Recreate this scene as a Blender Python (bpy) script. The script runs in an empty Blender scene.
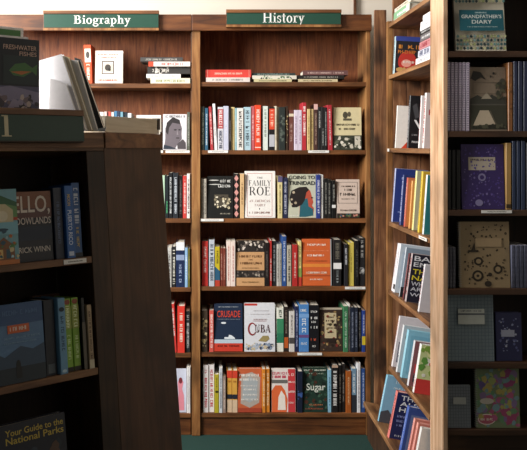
import bpy, bmesh, math, random
from mathutils import Matrix, Vector
R = math.radians
C = bpy.context.scene.collection
EYE = 1.52
F = 800.0            # focal length in pixels of the 527 px wide frame

# ---------------------------------------------------------------- camera, world, lights, exposure
cam = bpy.data.cameras.new('camera'); camo = bpy.data.objects.new('camera', cam); C.objects.link(camo)
camo.location = (0, 0, EYE); camo.rotation_euler = (R(90), 0, 0)
cam.sensor_width = 36; cam.lens = 36 * F / 527
cam.shift_x = (263.5 - 210) / 527; cam.shift_y = -(225 - 147) / 527
cam.clip_start = 0.05
bpy.context.scene.camera = camo
sc = bpy.context.scene
sc.view_settings.view_transform = 'Standard'; sc.view_settings.look = 'None'
sc.view_settings.gamma = 1; sc.view_settings.use_curve_mapping = False
sc.view_settings.exposure = 0.0
wd = bpy.data.worlds.new('world'); sc.world = wd; wd.use_nodes = True
wd.node_tree.nodes['Background'].inputs[0].default_value = (1.0, 0.93, 0.88, 1)
wd.node_tree.nodes['Background'].inputs[1].default_value = 0.065

def area(name, loc, target, sx, sy, power, col):
    l = bpy.data.lights.new(name, 'AREA'); l.shape = 'RECTANGLE'; l.size = sx; l.size_y = sy
    l.energy = power; l.color = col
    o = bpy.data.objects.new(name, l); C.objects.link(o); o.location = loc
    o.rotation_euler = (Vector(target) - Vector(loc)).to_track_quat('-Z', 'Y').to_euler()
    return o
# daylight from the tall shop window on the left, beyond the front kiosk, and the ceiling lamps of the aisle
area('window_daylight', (-2.5, 2.5, 2.5), (0.4, 3.9, 1.5), 1.3, 1.2, 240, (1.0, 0.97, 0.94))
area('aisle_ceiling_lamp', (-0.2, 2.75, 3.1), (0.0, 4.0, 1.3), 1.4, 0.5, 12, (1.0, 0.94, 0.86))

# ---------------------------------------------------------------- materials
_mats = {}
def lin(c):
    if isinstance(c, str):
        c = c.lstrip('#')
        if len(c) == 3: c = ''.join(k * 2 for k in c)
        c = [int(c[i:i + 2], 16) for i in (0, 2, 4)]
    return tuple(((v / 255) / 12.92 if v / 255 <= .04045 else ((v / 255 + .055) / 1.055) ** 2.4) for v in c)
def nodemat(name, rough=.55):
    m = bpy.data.materials.new(name); m.use_nodes = True
    nt = m.node_tree; b = nt.nodes['Principled BSDF']; b.inputs['Roughness'].default_value = rough
    return m, nt, b
def paper(col, rough=.48, name='print'):
    key = (col, rough, name)
    if key in _mats: return _mats[key]
    m, nt, b = nodemat('%s_%s' % (name, str(col).strip('#')), rough)
    r, g, bl = lin(col)
    n = nt.nodes.new('ShaderNodeTexNoise'); n.inputs['Scale'].default_value = 60; n.inputs['Detail'].default_value = 3
    tc = nt.nodes.new('ShaderNodeTexCoord'); nt.links.new(tc.outputs['Object'], n.inputs['Vector'])
    mx = nt.nodes.new('ShaderNodeMix'); mx.data_type = 'RGBA'
    mx.inputs[6].default_value = (r * .88, g * .88, bl * .88, 1); mx.inputs[7].default_value = (min(1, r * 1.08), min(1, g * 1.08), min(1, bl * 1.08), 1)
    nt.links.new(n.outputs['Fac'], mx.inputs[0]); nt.links.new(mx.outputs[2], b.inputs['Base Color'])
    _mats[key] = m; return m
def pages_mat(axis='X'):
    key = ('pages', axis)
    if key in _mats: return _mats[key]
    m, nt, b = nodemat('page_edges_' + axis, .8)
    tc = nt.nodes.new('ShaderNodeTexCoord'); mp = nt.nodes.new('ShaderNodeMapping')
    s = {'X': (900, 8, 8), 'Y': (8, 900, 8)}[axis]
    mp.inputs['Scale'].default_value = s
    n = nt.nodes.new('ShaderNodeTexNoise'); n.inputs['Scale'].default_value = 1
    cr = nt.nodes.new('ShaderNodeValToRGB'); cr.color_ramp.elements[0].position = .3; cr.color_ramp.elements[1].position = .65
    cr.color_ramp.elements[0].color = (*lin('c9bda6'), 1); cr.color_ramp.elements[1].color = (*lin('efe8da'), 1)
    nt.links.new(tc.outputs['Object'], mp.inputs['Vector']); nt.links.new(mp.outputs[0], n.inputs['Vector'])
    nt.links.new(n.outputs['Fac'], cr.inputs[0]); nt.links.new(cr.outputs[0], b.inputs['Base Color'])
    _mats[key] = m; return m
def wood(name, dark, mid, light, axis='Z', rough=.5, knots=.5, sc_=1.0):
    m, nt, b = nodemat(name, rough)
    tc = nt.nodes.new('ShaderNodeTexCoord'); mp = nt.nodes.new('ShaderNodeMapping')
    st = {'X': (1.2, 14, 14), 'Y': (14, 1.2, 14), 'Z': (14, 14, 1.2)}[axis]
    mp.inputs['Scale'].default_value = tuple(v * sc_ for v in st)
    oi = nt.nodes.new('ShaderNodeObjectInfo'); ad = nt.nodes.new('ShaderNodeVectorMath'); ad.operation = 'ADD'
    mu = nt.nodes.new('ShaderNodeMath'); mu.operation = 'MULTIPLY'; mu.inputs[1].default_value = 37
    nt.links.new(oi.outputs['Random'], mu.inputs[0]); nt.links.new(tc.outputs['Object'], ad.inputs[0]); nt.links.new(mu.outputs[0], ad.inputs[1])
    nt.links.new(ad.outputs[0], mp.inputs['Vector'])
    n = nt.nodes.new('ShaderNodeTexNoise'); n.inputs['Scale'].default_value = 1.6; n.inputs['Detail'].default_value = 8; n.inputs['Roughness'].default_value = .62; n.inputs['Distortion'].default_value = 1.2
    nt.links.new(mp.outputs[0], n.inputs['Vector'])
    cr = nt.nodes.new('ShaderNodeValToRGB'); e = cr.color_ramp.elements
    e[0].position = .3; e[0].color = (*lin(dark), 1); e[1].position = .72; e[1].color = (*lin(light), 1)
    k = e.new(.5); k.color = (*lin(mid), 1)
    nt.links.new(n.outputs['Fac'], cr.inputs[0])
    # broad blotches and knots
    n2 = nt.nodes.new('ShaderNodeTexNoise'); n2.inputs['Scale'].default_value = 5; n2.inputs['Detail'].default_value = 2
    nt.links.new(ad.outputs[0], n2.inputs['Vector'])
    c2 = nt.nodes.new('ShaderNodeValToRGB'); c2.color_ramp.elements[0].position = .36; c2.color_ramp.elements[1].position = .53
    c2.color_ramp.elements[0].color = (1 - knots, 1 - knots, 1 - knots, 1); c2.color_ramp.elements[1].color = (1, 1, 1, 1)
    nt.links.new(n2.outputs['Fac'], c2.inputs[0])
    mx = nt.nodes.new('ShaderNodeMix'); mx.data_type = 'RGBA'; mx.blend_type = 'MULTIPLY'; mx.inputs[0].default_value = 1
    nt.links.new(cr.outputs[0], mx.inputs[6]); nt.links.new(c2.outputs[0], mx.inputs[7]); nt.links.new(mx.outputs[2], b.inputs['Base Color'])
    bp = nt.nodes.new('ShaderNodeBump'); bp.inputs['Strength'].default_value = .25; bp.inputs['Distance'].default_value = .002
    nt.links.new(n.outputs['Fac'], bp.inputs['Height']); nt.links.new(bp.outputs[0], b.inputs['Normal'])
    return m
W_BACK = wood('stained_plywood', '562a15', '7c4524', '9a5f38', 'Z', .6, .35, 2.4)
W_SHELF = wood('shelf_board_wood', '472813', '744825', '976339', 'X', .5, .4)
W_UP = wood('upright_pine', '593619', '8f6035', 'b58752', 'Z', .5, .5)
W_HEAD = wood('header_oak', '3c1f0e', '643818', '86532a', 'X', .5, .35)
W_OLD = wood('weathered_pine', '432614', '7a4f31', 'a87a54', 'Z', .6, .75)
W_SIDEY = wood('side_shelf_wood', '4e2f19', '835a37', 'ac8156', 'Y', .55, .35)
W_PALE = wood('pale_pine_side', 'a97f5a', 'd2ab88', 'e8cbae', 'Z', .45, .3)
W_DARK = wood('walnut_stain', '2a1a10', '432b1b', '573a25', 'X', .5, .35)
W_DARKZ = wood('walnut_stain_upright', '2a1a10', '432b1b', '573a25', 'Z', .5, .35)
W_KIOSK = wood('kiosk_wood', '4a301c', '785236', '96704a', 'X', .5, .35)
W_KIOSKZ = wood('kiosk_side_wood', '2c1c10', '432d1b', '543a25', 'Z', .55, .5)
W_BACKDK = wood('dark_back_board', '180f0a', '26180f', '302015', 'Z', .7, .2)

# ---------------------------------------------------------------- geometry helpers
class MB:
    """collects boxes, prisms and polygons into ONE mesh object"""
    def __init__(s): s.bm = bmesh.new(); s.mats = []
    def mi(s, m):
        if m not in s.mats: s.mats.append(m)
        return s.mats.index(m)
    def box(s, x0, y0, z0, x1, y1, z1, m, bev=0):
        vs = [s.bm.verts.new(v) for v in ((x0,y0,z0),(x1,y0,z0),(x1,y1,z0),(x0,y1,z0),(x0,y0,z1),(x1,y0,z1),(x1,y1,z1),(x0,y1,z1))]
        fs = [s.bm.faces.new([vs[i] for i in q]) for q in ((0,3,2,1),(4,5,6,7),(0,1,5,4),(1,2,6,5),(2,3,7,6),(3,0,4,7))]
        k = s.mi(m)
        for f in fs: f.material_index = k
        if bev:
            es = list({e for f in fs for e in f.edges})
            r = bmesh.ops.bevel(s.bm, geom=es, offset=bev, segments=2, affect='EDGES', profile=.6)
            for f in r['faces']: f.material_index = k
        return s
    def hexa(s, pts, m):
        vs = [s.bm.verts.new(p) for p in pts]; k = s.mi(m)
        for q in ((0,3,2,1),(4,5,6,7),(0,1,5,4),(1,2,6,5),(2,3,7,6),(3,0,4,7)):
            s.bm.faces.new([vs[i] for i in q]).material_index = k
        return s
    def prism(s, pts, z0, z1, m):
        """outline in x,y extruded in z"""
        a = [s.bm.verts.new((x, y, z0)) for x, y in pts]; b = [s.bm.verts.new((x, y, z1)) for x, y in pts]
        k = s.mi(m); n = len(pts)
        s.bm.faces.new(a[::-1]).material_index = k; s.bm.faces.new(b).material_index = k
        for i in range(n): s.bm.faces.new((a[i], a[(i+1) % n], b[(i+1) % n], b[i])).material_index = k
        return s
    def plate(s, pts, y, m, th=.00025):
        """outline in x,z as a thin plate in front of y"""
        f = [s.bm.verts.new((x, y - th, z)) for x, z in pts]; b = [s.bm.verts.new((x, y, z)) for x, z in pts]
        k = s.mi(m); n = len(pts)
        s.bm.faces.new(f).material_index = k
        for i in range(n): s.bm.faces.new((f[i], b[i], b[(i+1) % n], f[(i+1) % n])).material_index = k
        return s
    def build(s, name, parent=None, loc=None, mw=None, smooth=False):
        bmesh.ops.recalc_face_normals(s.bm, faces=s.bm.faces)
        me = bpy.data.meshes.new(name); s.bm.to_mesh(me); s.bm.free()
        for m in s.mats: me.materials.append(m)
        if smooth:
            for p in me.polygons: p.use_smooth = True
        o = bpy.data.objects.new(name, me); C.objects.link(o)
        if parent: o.parent = parent
        if loc: o.location = loc
        if mw is not None: o.matrix_world = mw
        return o
def thing(name, label, cat, mw=None, group=None):
    o = bpy.data.objects.new(name, None); C.objects.link(o); o.empty_display_size = .03
    if mw is not None: o.matrix_world = mw
    return tag(o, label, cat, group)
def tag(o, label, cat, group=None):
    o['label'] = label; o['category'] = cat
    if group: o['group'] = group
    return o
def struct(o): o['kind'] = 'structure'; return o

_txt = {}
def text_shape(s):
    """letter outlines as (verts, faces), unit box"""
    if s in _txt: return _txt[s]
    cu = bpy.data.curves.new('t', 'FONT'); cu.body = s; cu.offset = .012; cu.resolution_u = 3
    o = bpy.data.objects.new('t', cu); C.objects.link(o)
    dg = bpy.context.evaluated_depsgraph_get()
    me = bpy.data.meshes.new_from_object(o.evaluated_get(dg))
    vs = [(v.co.x, v.co.y) for v in me.vertices]; fs = [tuple(p.vertices) for p in me.polygons]
    bpy.data.objects.remove(o); bpy.data.curves.remove(cu); bpy.data.meshes.remove(me)
    x0 = min(v[0] for v in vs); x1 = max(v[0] for v in vs); z0 = min(v[1] for v in vs); z1 = max(v[1] for v in vs)
    _txt[s] = ([((x - x0) / (x1 - x0), (z - z0) / (z1 - z0)) for x, z in vs], fs)
    return _txt[s]
def ell(cx, cz, rx, rz, n=20, a0=0, a1=360):
    return [(cx + rx * math.cos(R(a0 + (a1 - a0) * i / (n if a1 - a0 == 360 else n - 1))), cz + rz * math.sin(R(a0 + (a1 - a0) * i / (n if a1 - a0 == 360 else n - 1)))) for i in range(n)]

def _bx(a, b, c, d): return [(a, b), (c, b), (c, d), (a, d)]
def _arc(cx, cz, rx, rz, tx, tz, a0, a1, n=14):
    P = []
    for i in range(n):
        a, b = R(a0 + (a1 - a0) * i / n), R(a0 + (a1 - a0) * (i + 1) / n)
        P.append([(cx + rx * math.cos(a), cz + rz * math.sin(a)), (cx + rx * math.cos(b), cz + rz * math.sin(b)), (cx + (rx - tx) * math.cos(b), cz + (rz - tz) * math.sin(b)), (cx + (rx - tx) * math.cos(a), cz + (rz - tz) * math.sin(a))])
    return P
def _sf(x, z, w=.28): return _bx(x - w / 2, z, x + w / 2, z + .04)
CAP = {  # serif capitals one unit high
 'T': (.8, [_bx(.31, 0, .46, 1), _bx(.05, .94, .72, 1), _bx(.05, .8, .09, .96), _bx(.68, .8, .72, .96), _sf(.385, 0)]),
 'H': (.95, [_bx(.14, 0, .28, 1), _bx(.62, 0, .76, 1), _bx(.28, .48, .62, .54), _sf(.21, 0), _sf(.21, .96), _sf(.69, 0), _sf(.69, .96)]),
 'E': (.8, [_bx(.14, 0, .28, 1), _bx(.05, .95, .66, 1), _bx(.05, 0, .7, .05), _bx(.28, .48, .52, .53), _bx(.62, .8, .66, .96), _bx(.66, .04, .70, .22), _bx(.5, .4, .53, .62)]),
 'F': (.76, [_bx(.14, 0, .28, 1), _bx(.05, .95, .66, 1), _bx(.28, .48, .5, .53), _bx(.62, .8, .66, .96), _sf(.21, 0), _bx(.48, .4, .51, .62)]),
 'L': (.74, [_bx(.14, 0, .28, 1), _bx(.05, 0, .66, .05), _bx(.62, .04, .66, .24), _sf(.21, .96)]),
 'I': (.42, [_bx(.14, 0, .28, 1), _sf(.21, 0), _sf(.21, .96)]),
 'A': (.92, [[(.08, 0), (.13, 0), (.46, .9), (.44, 1)], [(.62, 0), (.79, 0), (.5, 1), (.42, 1)], _bx(.24, .3, .66, .35), _sf(.11, 0, .22), _sf(.72, 0, .28)]),
 'M': (1.1, [_bx(.14, 0, .19, 1), _bx(.8, 0, .95, 1), [(.12, 1), (.28, 1), (.54, .18), (.48, 0)], [(.48, 0), (.52, 0), (.84, 1), (.8, 1)], _sf(.165, 0, .24), _sf(.875, 0)]),
 'N': (.95, [_bx(.14, 0, .19, 1), _bx(.7, 0, .75, 1), [(.12, 1), (.28, 1), (.75, .0), (.66, .0)], _sf(.165, 0, .22), _sf(.725, .96, .22)]),
 'Y': (.86, [_bx(.34, 0, .48, .46), [(.06, 1), (.21, 1), (.48, .44), (.36, .42)], [(.66, 1), (.72, 1), (.46, .42), (.41, .48)], _sf(.41, 0), _sf(.13, .96, .24), _sf(.69, .96, .2)]),
 'R': (.9, [_bx(.14, 0, .28, 1), _sf(.21, 0), _bx(.05, .95, .4, 1), _bx(.28, .46, .44, .51), [(.38, .48), (.54, .48), (.86, 0), (.68, 0)]] + _arc(.40, .73, .3, .27, .14, .05, -90, 90)),
 'O': (.98, _arc(.48, .5, .42, .52, .16, .05, 0, 360, 28)),
 'C': (.9, _arc(.48, .5, .42, .52, .16, .05, 50, 310, 24) + [_bx(.72, .68, .76, .95)]),
 'U': (.92, [_bx(.14, .3, .28, 1), _bx(.68, .3, .73, 1), _sf(.21, .96), _sf(.7, .96, .22)] + _arc(.435, .32, .295, .34, .12, .07, 180, 360)),
 'B': (.84, [_bx(.14, 0, .28, 1), _bx(.05, .95, .4, 1), _bx(.05, 0, .4, .05), _bx(.28, .49, .44, .54)] + _arc(.40, .75, .27, .25, .13, .05, -90, 90) + _arc(.42, .26, .32, .26, .14, .05, -90, 90)),
 ' ': (.4, []),
}
def Sf(s, x0, z0, x1, z1, c): return [('s', s, x0, z0, x1, z1, c)]
def decos(root, items, W, H, seed=0, y=0.0, ox=0.0):
    """printed decoration of a face W x H lying in the plane y, coordinates 0..1; artwork and lettering become parts"""
    rnd = random.Random(seed)
    art, let = MB(), MB(); na = nl = 0; k = 0
    for it in items:
        k += 1; yy = y - .0002 * k; t = it[0]
        if t in 'rep':
            na += 1
            if t == 'r':
                _, x0, z0, x1, z1, c = it; pts = [(x0, z0), (x1, z0), (x1, z1), (x0, z1)]
            elif t == 'e':
                _, cx, cz, rx, rz, c = it; pts = ell(cx, cz, rx, rz)
            else:
                _, pts, c = it
            art.plate([(ox + px * W, pz * H) for px, pz in pts], yy, paper(c), .0002)
        elif t == 'f':       # frame line
            _, x0, z0, x1, z1, w, c = it; na += 1; wz = w * W / H
            for a in ((x0, z0, x1, z0 + wz), (x0, z1 - wz, x1, z1), (x0, z0, x0 + w, z1), (x1 - w, z0, x1, z1)):
                art.plate([(ox + a[0] * W, a[1] * H), (ox + a[2] * W, a[1] * H), (ox + a[2] * W, a[3] * H), (ox + a[0] * W, a[3] * H)], yy, paper(c), .0002)
        elif t == 'b':       # blotches: random small shapes
            _, x0, z0, x1, z1, cols, n, sz = it; na += 1
            for i in range(n):
                s = sz * rnd.uniform(.5, 1.3); cx = rnd.uniform(x0 + s * .6, max(x0 + s * .6, x1 - s * .6)); cz = rnd.uniform(z0 + s * .6, max(z0 + s * .6, z1 - s * .6)); m = rnd.randint(5, 8); ph = rnd.random() * 6
                pts = [(min(x1, max(x0, cx + s * rnd.uniform(.5, 1) * math.cos(ph + 6.283 * j / m))), min(z1, max(z0, cz + s * W / H * rnd.uniform(.5, 1) * math.sin(ph + 6.283 * j / m)))) for j in range(m)]
                art.plate([(ox + px * W, pz * H) for px, pz in pts], yy - .00001 * i, paper(rnd.choice(cols)), .0001)
        elif t in 'tv':
            _, s, x0, z0, x1, z1, c = it; nl += 1
            vs, fs = text_shape(s); mt = let.mi(paper(c))
            if t == 't': V_ = [let.bm.verts.new((ox + (x0 + (x1 - x0) * a) * W, yy - .0002, (z0 + (z1 - z0) * b) * H)) for a, b in vs]
            else: V_ = [let.bm.verts.new((ox + (x0 + (x1 - x0) * b) * W, yy - .0002, (z1 - (z1 - z0) * a) * H)) for a, b in vs]
            for f in fs:
                try: let.bm.faces.new([V_[i] for i in f]).material_index = mt
                except ValueError: pass
        elif t == 's':
            _, s, x0, z0, x1, z1, c = it; nl += 1
            tot = sum(CAP[q][0] for q in s); k = (x1 - x0) * W / tot; kz = (z1 - z0) * H; x = x0 * W; mt = let.mi(paper(c))
            for q in s:
                for pl in CAP[q][1]:
                    let.plate([(ox + x + a * k, z0 * H + b * kz) for a, b in pl], yy, paper(c), .0002)
                x += CAP[q][0] * k
        elif t in 'mw':      # small illegible print: m reads across, w reads down the spine
            _, x0, z0, x1, z1, c = it; nl += 1; mt = paper(c)
            L = (x1 - x0) * W if t == 'm' else (z1 - z0) * H; Hh = (z1 - z0) * H if t == 'm' else (x1 - x0) * W
            p = 0
            while p < L - Hh * .3:
                if rnd.random() < .14: p += Hh * .45; continue
                w = Hh * rnd.uniform(.4, .7); st = Hh * .2
                q = [(p, 0, p + st, Hh)]
                r_ = rnd.random()
                if r_ < .35: q.append((p + st, Hh * rnd.choice((0, .4, .8)), p + w, Hh * rnd.choice((.2, .6, 1))))
                elif r_ < .7: q += [(p + w - st, 0, p + w, Hh), (p + st, .4 * Hh, p + w - st, .6 * Hh)]
                elif r_ < .85: q += [(p + st, .82 * Hh, p + w, Hh), (p + st, 0, p + w, Hh * .18)]
                for a, b, c_, d in q:
                    c_ = min(c_, L)
                    if c_ <= a: continue
                    if b > d: b, d = d, b
                    if d - b < 1e-5: d = b + Hh * .18
                    if t == 'm': P = [(x0 * W + a, z0 * H + b), (x0 * W + c_, z0 * H + b), (x0 * W + c_, z0 * H + d), (x0 * W + a, z0 * H + d)]
                    else: P = [(x0 * W + b, z1 * H - c_), (x0 * W + d, z1 * H - c_), (x0 * W + d, z1 * H - a), (x0 * W + b, z1 * H - a)]
                    let.plate([(ox + u, v) for u, v in P], yy, mt, .0001)
                p += w + Hh * .16
    if na: art.build('printed_artwork', root)
    if nl: let.build('printed_lettering', root)

_n = [0]
def book(label, group, mw, W, H, D, col, items=(), face=False, edge=None, cat='book', name='book', paperback=False, wire=False, back=None):
    """mw puts the lower left front corner; spine (or front cover when face) looks along -y"""
    _n[0] += 1
    r = thing(name, label, cat, mw, group)
    T = D if face else W
    c = min(.0022, T * .16)
    m = paper(edge or col, .42, 'cover') if face else paper(col, .42, 'cover')
    cov = MB()
    if not face:
        ch = min(.0016, W * .16)
        pts = [(0, D), (0, ch * 1.2), (ch, 0), (W - ch, 0), (W, ch * 1.2), (W, D), (W - c, D), (W - c, ch + c), (c, ch + c), (c, D)]
        cov.prism(pts, 0, H, m)
        cov.build('cover', r)
        ins = 0.0008 if paperback else .004
        MB().box(c, ch + c, ins, W - c, D - ins - .001, H - ins, pages_mat('X')).build('page_block', r)
    else:
        pts = [(W, 0), (0, 0), (0, D), (W, D), (W, D - c), (c, D - c), (c, c), (W, c)]
        cov.prism(pts, 0, H, paper(col, .42, 'cover'))
        if edge and edge != col:
            cov.plate([(0, 0), (c * 1.2, 0), (c * 1.2, H), (0, H)], -.00001, paper(edge, .42, 'cover'), .0001)
        cov.build('cover', r)
        ins = 0.0008 if paperback else .004
        MB().box(c, c, ins, W - ins - .001, D - c, H - ins, pages_mat('Y')).build('page_block', r)
    if wire:
        wb = MB(); n = int(H / .0085); wm = paper('9a9a98', .3, 'wire')
        for i in range(n):
            z = .006 + (H - .012) * i / max(1, n - 1)
            if face:
                wb.box(-.004, -.003, z, .006, D + .002, z + .0022, wm)
            else:
                wb.box(-.0, -.005, z, W, .004, z + .0022, wm)
        wb.build('spiral_binding', r)
    if items: decos(r, items, W, H, _n[0])
    return r

# ================================================================ THE SETTING
YB = F / 190.0                       # front plane of the back bookcases
def XB(px): return (px - 210) / 190.0
def ZB(py): return EYE + (147 - py) / 190.0
def flat(name, col, c2, rough, scale, bump=0):
    m, nt, b = nodemat(name, rough)
    n = nt.nodes.new('ShaderNodeTexNoise'); n.inputs['Scale'].default_value = scale; n.inputs['Detail'].default_value = 6
    tc = nt.nodes.new('ShaderNodeTexCoord'); nt.links.new(tc.outputs['Object'], n.inputs['Vector'])
    mx = nt.nodes.new('ShaderNodeMix'); mx.data_type = 'RGBA'
    mx.inputs[6].default_value = (*lin(col), 1); mx.inputs[7].default_value = (*lin(c2), 1)
    nt.links.new(n.outputs['Fac'], mx.inputs[0]); nt.links.new(mx.outputs[2], b.inputs['Base Color'])
    if bump:
        bp = nt.nodes.new('ShaderNodeBump'); bp.inputs['Strength'].default_value = bump; bp.inputs['Distance'].default_value = .004
        nt.links.new(n.outputs['Fac'], bp.inputs['Height']); nt.links.new(bp.outputs[0], b.inputs['Normal'])
    return m
CARPET = flat('green_carpet', '0b2e28', '153f37', .95, 220, .6)
PLASTER = flat('cream_plaster', 'dcd4c6', 'd2c8b8', .8, 3)
struct(MB().box(-3.4, -1.2, -.05, 3.2, YB + .36, 0, CARPET).build('floor'))
struct(MB().box(-3.4, YB + .30, 0, 3.2, YB + .42, 3.4, PLASTER).build('wall_back'))
struct(MB().box(2.6, -1.2, 0, 2.72, YB + .30, 3.4, PLASTER).build('wall_right'))
struct(MB().box(XB(363.6), YB + .275, ZB(31), XB(365.6), YB + .299, 3.4, W_HEAD).build('trim_1'))

# ================================================================ BACK BOOKCASES
SH = [82.0, 150.2, 218.6, 286.6, 352.6, 413.4]       # tops of the shelves in the elevation of the back wall
SHB = [83.5, 150.2, 218.6, 287.6, 353.3, 413.8]
def bookcase_back(label, x0, x1, left_up, right_up, shelves=SH):
    r = thing('bookcase', label, 'bookcase', Matrix.Translation((x0, YB, 0)))
    def p(name, a, y0, z0, b, y1, z1, m, bev=.0015): 
        return MB().box(a - x0, y0, z0, b - x0, y1, z1, m, bev).build(name, r)
    for q in left_up + right_up: p('upright', q[0], q[2], 0.002, q[1], .27, ZB(18.2), W_UP)
    a = left_up[-1][1] if left_up else x0; b = right_up[0][0]
    p('back_panel', a, .245, .09, b, .262, ZB(18.2), W_BACK, 0)
    for s in shelves:
        p('shelf', a, .004, ZB(s + 4.3), b, .244, ZB(s), W_SHELF)
    p('header_board', x0, -.022, ZB(31.2), x1, .0, ZB(15), W_HEAD, .003)
    p('top_board', x0, .0, ZB(18), x1, .27, ZB(15), W_HEAD)
    p('plinth', a + .001, .012, 0.001, b - .001, .035, ZB(417.8), W_HEAD)
    return r
xl = XB(-30)
bookcase_back('wall bookcase under the Biography sign, left of the History one', xl, XB(191.6), [], [(XB(190.8), XB(191.6) - .001, .03)], SHB)
bookcase_back('wide wall bookcase under the History sign, six shelves of books', XB(191.6) + .001, XB(371), [(XB(191.8), XB(200.2), -.004)], [(XB(366.2), XB(370.4), -.002)])

# ---- serif lettering for the shop signs
def _ring(b, cx, cz, rx, rz, tx, tz, m, y, a0=0, a1=360, n=28):
    pts = []
    for i in range(n + 1):
        a = R(a0 + (a1 - a0) * i / n); pts.append((cx + rx * math.cos(a), cz + rz * math.sin(a), cx + (rx - tx) * math.cos(a), cz + (rz - tz) * math.sin(a)))
    for i in range(n):
        p, q = pts[i], pts[i + 1]
        b.plate([(p[0], p[1]), (q[0], q[1]), (q[2], q[3]), (p[2], p[3])], y, m, .0006)
GL = {   # width, boxes (x0,z0,x1,z1), rings (cx,cz,rx,rz,tx,tz,a0,a1)
 'H': (.80, [(.10,.0,.22,.68),(.56,.0,.68,.68),(.22,.32,.56,.37),(.03,0,.30,.045),(.48,0,.76,.045),(.03,.635,.30,.68),(.48,.635,.76,.68)], []),
 'B': (.66, [(.10,.0,.22,.68),(.03,0,.34,.045),(.03,.635,.34,.68),(.2,.335,.34,.38)], [(.32,.51,.20,.17,.11,.045,-90,90),(.33,.19,.25,.19,.12,.045,-90,90)]),
 'i': (.30, [(.09,0,.20,.46),(.02,0,.28,.04),(.02,.42,.20,.46)], [(.145,.61,.065,.065,.065,.065,0,360)]),
 's': (.40, [(.04,0,.07,.16),(.30,.31,.33,.46)], [(.185,.345,.14,.125,.07,.055,40,250),(.20,.125,.14,.13,.07,.055,-150,90)]),
 't': (.34, [(.10,.06,.20,.60),(.02,.42,.31,.46)], [(.20,.09,.10,.09,.08,.05,180,330)]),
 'o': (.52, [], [(.25,.23,.22,.24,.11,.045,0,360)]),
 'r': (.40, [(.09,0,.20,.46),(.02,0,.30,.04),(.02,.42,.20,.46)], [(.29,.34,.12,.13,.06,.06,20,170),(.35,.39,.05,.05,.05,.05,0,360)]),
 'y': (.50, [(.0,.42,.22,.46),(.30,.42,.50,.46)], []),
 'g': (.50, [(.36,.41,.48,.45)], [(.22,.30,.18,.17,.09,.04,0,360),(.23,-.09,.22,.13,.08,.045,0,360),(.16,.08,.10,.07,.05,.04,90,270)]),
 'a': (.46, [(.27,.05,.38,.34),(.36,0,.46,.04)], [(.22,.33,.16,.14,.08,.05,0,160),(.20,.13,.16,.13,.09,.04,60,340)]),
 'p': (.54, [(.09,-.22,.20,.46),(.02,-.22,.30,-.18),(.02,.42,.20,.46)], [(.28,.23,.21,.24,.11,.045,-130,130)]),
 'h': (.56, [(.09,0,.20,.70),(.02,0,.28,.04),(.02,.66,.20,.70),(.36,0,.47,.30),(.30,0,.54,.04)], [(.31,.30,.16,.17,.10,.05,0,150)]),
 'l': (.28, [(.09,0,.20,.70),(.01,0,.28,.04),(.02,.66,.20,.70)], []),
 'v': (.50, [(.0,.42,.22,.46),(.30,.42,.50,.46)], []),
 'e': (.46, [(.06,.24,.40,.28)], [(.23,.23,.20,.24,.10,.045,10,320)]),
 'T': (.64, [(.27,0,.39,.68),(.18,0,.48,.04),(.03,.63,.63,.68),(.03,.5,.07,.68),(.59,.5,.63,.68)], []),
}
def serif_text(root, s, x0, z0, width, m, y, em=None):
    tot = sum(GL[c][0] for c in s); k = width / tot; kz = em or k
    b = MB(); x = x0; i = 0
    for ch in s:
        w, bx, rg = GL[ch]
        for q in bx: b.plate([(x + q[0]*k, z0 + q[1]*kz), (x + q[2]*k, z0 + q[1]*kz), (x + q[2]*k, z0 + q[3]*kz), (x + q[0]*k, z0 + q[3]*kz)], y, m, .0006)
        for q in rg: _ring(b, x + q[0]*k, z0 + q[1]*kz, q[2]*k, q[3]*kz, q[4]*k, q[5]*kz, m, y, q[6], q[7])
        if ch in 'vy':
            b.plate([(x + a*k, z0 + c*kz) for a, c in ((.05,.46),(.18,.46),(.29,.10),(.24,0))], y, m, .0006)
            lo = -.22 if ch == 'y' else 0; lx = .12 if ch == 'y' else .24
            b.plate([(x + a*k, z0 + c*kz) for a, c in ((lx,lo),(lx+.06,lo),(.45,.46),(.39,.46))], y, m, .0006)
            if ch == 'y': b.plate([(x + a*k, z0 + c*kz) for a, c in ((.02,-.22),(.16,-.22),(.14,-.14),(.04,-.14))], y, m, .0006)
        x += w * k
    return b.build('sign_lettering', root)
GREEN = paper('21483a', .4, 'sign_green'); WHITE = paper('f4f2ec', .5, 'sign_white'); GREEND = paper('24443a', .4, 'sign_green')
def sign(label, px0, px1, py0, py1, s, tx0, tx1, base):
    r = thing('sign', label, 'sign', Matrix.Translation((XB(px0), YB - .0225, ZB(py1))), 'green section signs')
    W = XB(px1) - XB(px0); H = (py1 - py0) / 190
    MB().box(0, -.018, 0, W, 0, H, W_HEAD, .001).build('backing_board', r)
    MB().box(.003, -.021, .016, W - .003, -.0181, H - .018, GREEN).build('green_panel', r)
    MB().box(0, -.028, H - .017, W, -.0182, H, W_SHELF, .001).build('upper_moulding', r)
    MB().box(0, -.028, 0, W, -.0182, .013, W_UP, .001).build('lower_moulding', r)
    serif_text(r, s, XB(tx0) - XB(px0), ZB(base) - ZB(py1), XB(tx1) - XB(tx0), WHITE, -.0211, .078 if s == 'History' else .064)
    return r
sign('green wooden sign with white serif lettering reading Biography', 45, 159.5, 12, 31.8, 'Biography', 75, 131.5, 25)
sign('green wooden sign with white serif lettering reading History', 226, 340, 11, 28.5, 'History', 262, 303.5, 23.9)

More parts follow.
